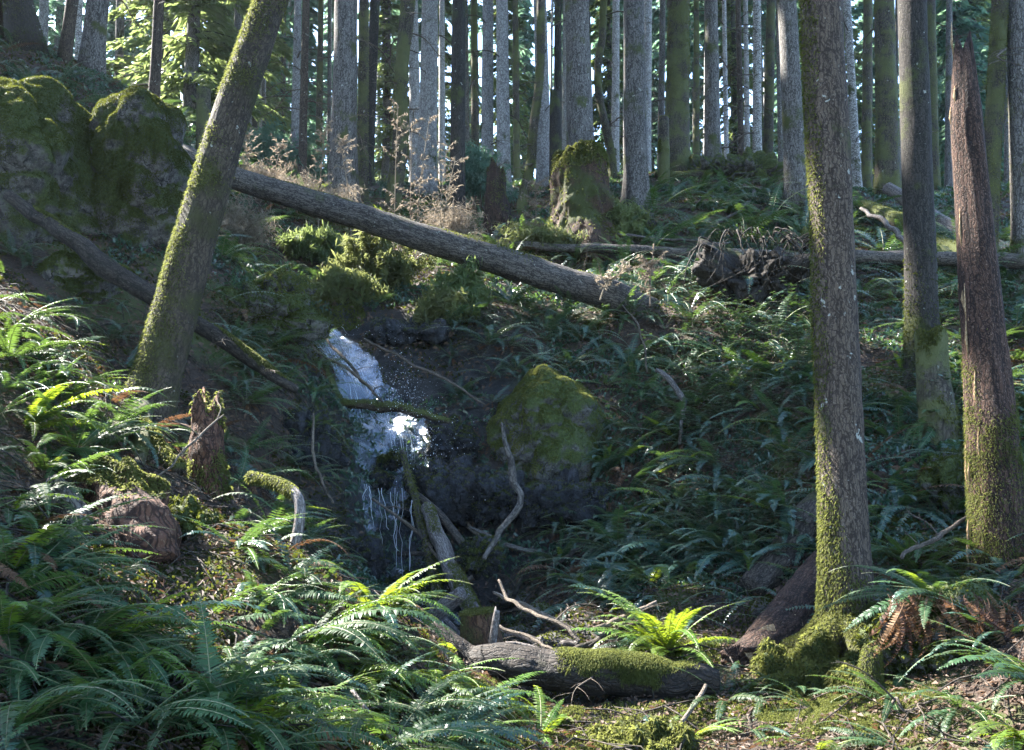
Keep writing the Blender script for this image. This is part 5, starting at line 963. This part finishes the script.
# single fern fronds and sprouts woven through the slopes
def fronds_field(n, y0, y1, s0, s1, keep, geos, mats, name, label, cat):
    P = field(n, y0, y1); P = P[keep(P)]; N = HN(P[:, 0], P[:, 1]); g = Geo(); arr = [q.arrays() for q in geos]
    for p, nn in zip(P, N):
        V, C, Q, T, qm, tm = arr[int(r.integers(len(arr)))]; az = math.atan2(nn[1], nn[0]) + r.normal(0, 1.1); s = r.uniform(s0, s1); m = 2 if r.random() < .16 else 0
        V = V @ (rotm((r.normal(0, .3), -r.uniform(.0, .8) + .5 * (1 - nn[2]), az)) * s).T + p
        g.V.append(V); g.C.append(V); g.Q.append(Q + g.n); g.qm.append(qm + m); g.T.append(T + g.n); g.tm.append(tm + m); g.n += len(V)
    tag(link(name, g.mesh(name, mats, False)), label, cat, kind='stuff')
wet = lambda P: ((P[:, None, :2] - FALL[None, ::4, :2]) ** 2).sum(-1).min(1) > .62 ** 2
fronds_field(2500, 6.5, 24, .42, .85, lambda P: wet(P) & ((P[:, 0] > .4) | (P[:, 1] > 12.5) | (P[:, 0] < -2.2)) & (P[:, 1] > 7.2 - .2 * P[:, 0]) & (fbm(P * .8, 2, 71) > -.25), FL, [M['fern_shade_tint'], M['rachis'], M['dead_fern'], M['dead_fern']], 'undergrowth', 'tangle of low fern fronds covering the shaded slopes', 'undergrowth')
fronds_field(1500, 3.2, 9, .30, .6, lambda P: (P[:, 0] < -.15 * P[:, 1] + .35) & (P[:, 0] < .1) & (P[:, 1] < 8.3) & (fbm(P * 1.5, 2, 72) > -.3) & ~((abs(proj(P)[0] - 130) < 75) & (proj(P)[1] > 470) & (proj(P)[1] < 640)), FG, [M['fern'], M['rachis'], M['dead_fern'], M['dead_fern']], 'bank_undergrowth', 'tangle of green and withered fern fronds covering the near bank', 'undergrowth')
# thick mats of sunlit moss on the soil
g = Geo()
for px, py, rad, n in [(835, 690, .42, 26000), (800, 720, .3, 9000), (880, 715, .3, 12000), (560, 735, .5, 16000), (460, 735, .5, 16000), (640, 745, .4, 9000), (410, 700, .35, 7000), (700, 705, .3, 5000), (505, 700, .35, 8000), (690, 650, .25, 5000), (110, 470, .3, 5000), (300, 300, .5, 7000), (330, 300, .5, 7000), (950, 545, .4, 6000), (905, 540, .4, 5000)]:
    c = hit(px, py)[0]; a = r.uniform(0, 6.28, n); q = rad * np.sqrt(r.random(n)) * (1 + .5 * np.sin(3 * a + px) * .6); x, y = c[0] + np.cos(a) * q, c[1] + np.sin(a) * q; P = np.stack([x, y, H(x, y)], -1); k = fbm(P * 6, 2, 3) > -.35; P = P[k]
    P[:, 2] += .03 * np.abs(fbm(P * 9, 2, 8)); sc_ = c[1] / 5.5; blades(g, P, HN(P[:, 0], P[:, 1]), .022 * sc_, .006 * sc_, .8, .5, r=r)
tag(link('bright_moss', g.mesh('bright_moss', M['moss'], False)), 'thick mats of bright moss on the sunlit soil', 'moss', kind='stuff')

# ------------------------------------------------------------------ the air
t = NT('haze'); v = t.n('VolumePrincipled', None, Color=(0.78, 0.90, 1.0), Density=0.00035, Anisotropy=0.35); t.t.links.new(v.outputs[0], t.out.inputs['Volume'])
zl, zh = float(GZ.min()) - 1.0, 58.0; hx, hy0, hy1 = 93.0, -18.0, 98.0
V = np.array([[x, y, z] for z in (zl, zh) for y in (hy0, hy1) for x in (-hx, hx)]); g = Geo(); g.add(V, [[0, 2, 3, 1], [4, 5, 7, 6], [0, 1, 5, 4], [2, 6, 7, 3], [0, 4, 6, 2], [1, 3, 7, 5]])
tag(link('haze', g.mesh('haze', t.m, False)), 'thin bluish forest haze filling the air between the trees', 'haze', kind='stuff')

# ------------------------------------------------------------------ a label for every plant and far trunk: what it stands next to
MARK = [(60, 180, 'the huge outcrop'), (145, 180, 'the smaller mossy boulder'), (160, 380, 'the leaning tree foot'), (105, 480, 'the crumbling stump'), (65, 530, 'the bark slab'), (208, 450, 'the split red stump'), (295, 540, 'the pale bent branch'), (372, 570, 'the yellow fern'), (300, 640, 'the spilling sunlit fern'), (215, 710, 'the broad midrib fern'), (90, 590, 'the white gleaming fern'), (30, 660, 'the picture corner bank'), (380, 715, 'the thin pale stick'),
 (478, 632, 'the cut stump'), (620, 680, 'the moss cushioned log'), (668, 620, 'the bright arching fern'), (545, 420, 'the lone boulder'), (610, 470, 'the drooping fern'), (735, 520, 'the wide dark fern'), (680, 410, 'the arched root'), (757, 280, 'the root wad'), (650, 310, 'the low log end'), (580, 200, 'the moss capped stump'), (500, 200, 'the jagged stump'), (460, 300, 'the sunlit feathery shrub'), (372, 265, 'the bushy feathery shrub'), (250, 220, 'the high log end'), (270, 310, 'the mossy ledge lips'),
 (310, 450, 'the drooping wall twig'), (935, 380, 'the short rotten stump'), (995, 450, 'the red snag'), (845, 480, 'the near brown trunk'), (915, 590, 'the dead frond curtain'), (870, 680, 'the small mossy post'), (1000, 650, 'the gleaming edge fern'), (770, 640, 'the split rotten log'), (790, 570, 'the charred log'), (797, 200, 'the leaning grey trunk'), (675, 165, 'the shaggy trunk'), (900, 215, 'the bleached log end'), (725, 215, 'the curved pale branch'), (920, 290, 'the near dark trunk'), (636, 200, 'the root flared trunk'), (880, 250, 'the forked grey branch'), (560, 270, 'the thin straight pole'), (510, 530, 'the bent bare branch')]
TOP = [(-99, 'the picture edge'), (18, 'the corner trunk'), (98, 'the stout grey trunk'), (204, 'the round topped stub'), (346, 'the twigged grey trunk'), (400, 'the twisted mossy trunk'), (459, 'the dark brown trunk'), (495, 'the twin pale trunks'), (540, 'the curved mossy stem'), (580, 'the largest grey trunk'), (636, 'the root flared trunk'), (678, 'the shaggy trunk'), (757, 'the spotted alder'), (790, 'the leaning grey trunk'), (823, 'the near brown trunk'), (886, 'the moss patched trunk'), (915, 'the near dark trunk'), (962, 'the red snag'), (1018, 'the edge trunk'), (1200, 'the picture edge')]
ORD = 'first second third fourth fifth sixth seventh eighth ninth tenth eleventh twelfth thirteenth fourteenth fifteenth sixteenth seventeenth eighteenth nineteenth twentieth'.split()
for o in list(bpy.data.objects):
    if o.get('label') == 'FAR': PLANTED.append((o, float(proj(np.array(o.location))[0]), -1, 'slim ' + {'bark_pale': 'pale', 'bark_grey': 'grey', 'bark_mossy': 'mossy', 'bark_dark': 'dark'}[[c.data.materials[0].name for c in o.children if c.name.startswith('trunk')][0]] + ' trunk far back'))
buck = {}
for o, px, py, ph in PLANTED:
    if py < 0:
        i = max(k for k in range(len(TOP) - 1) if TOP[k][0] <= px); key = (ph, f'between {TOP[i][1]} and {TOP[i + 1][1]}'); dist = px
    else:
        i = min(range(len(MARK)), key=lambda k: (MARK[k][0] - px) ** 2 + (MARK[k][1] - py) ** 2); dx, dy = px - MARK[i][0], py - MARK[i][1]; dist = math.hypot(dx, dy)
        w = 'above' if dy < -abs(dx) else 'below' if dy > abs(dx) else 'on the stream side of' if (dx > 0) == (MARK[i][0] < 390) else 'on the outer side of'
        key = (ph, w + ' ' + MARK[i][2])
    buck.setdefault(key, []).append((dist, o))
for (ph, w), L in buck.items():
    L.sort(key=lambda a: a[0])
    for i, (d_, o) in enumerate(L): o['label'] = f'{ph} {w}' if len(L) == 1 else f'{ORD[min(i, 19)]} {ph} {w}'
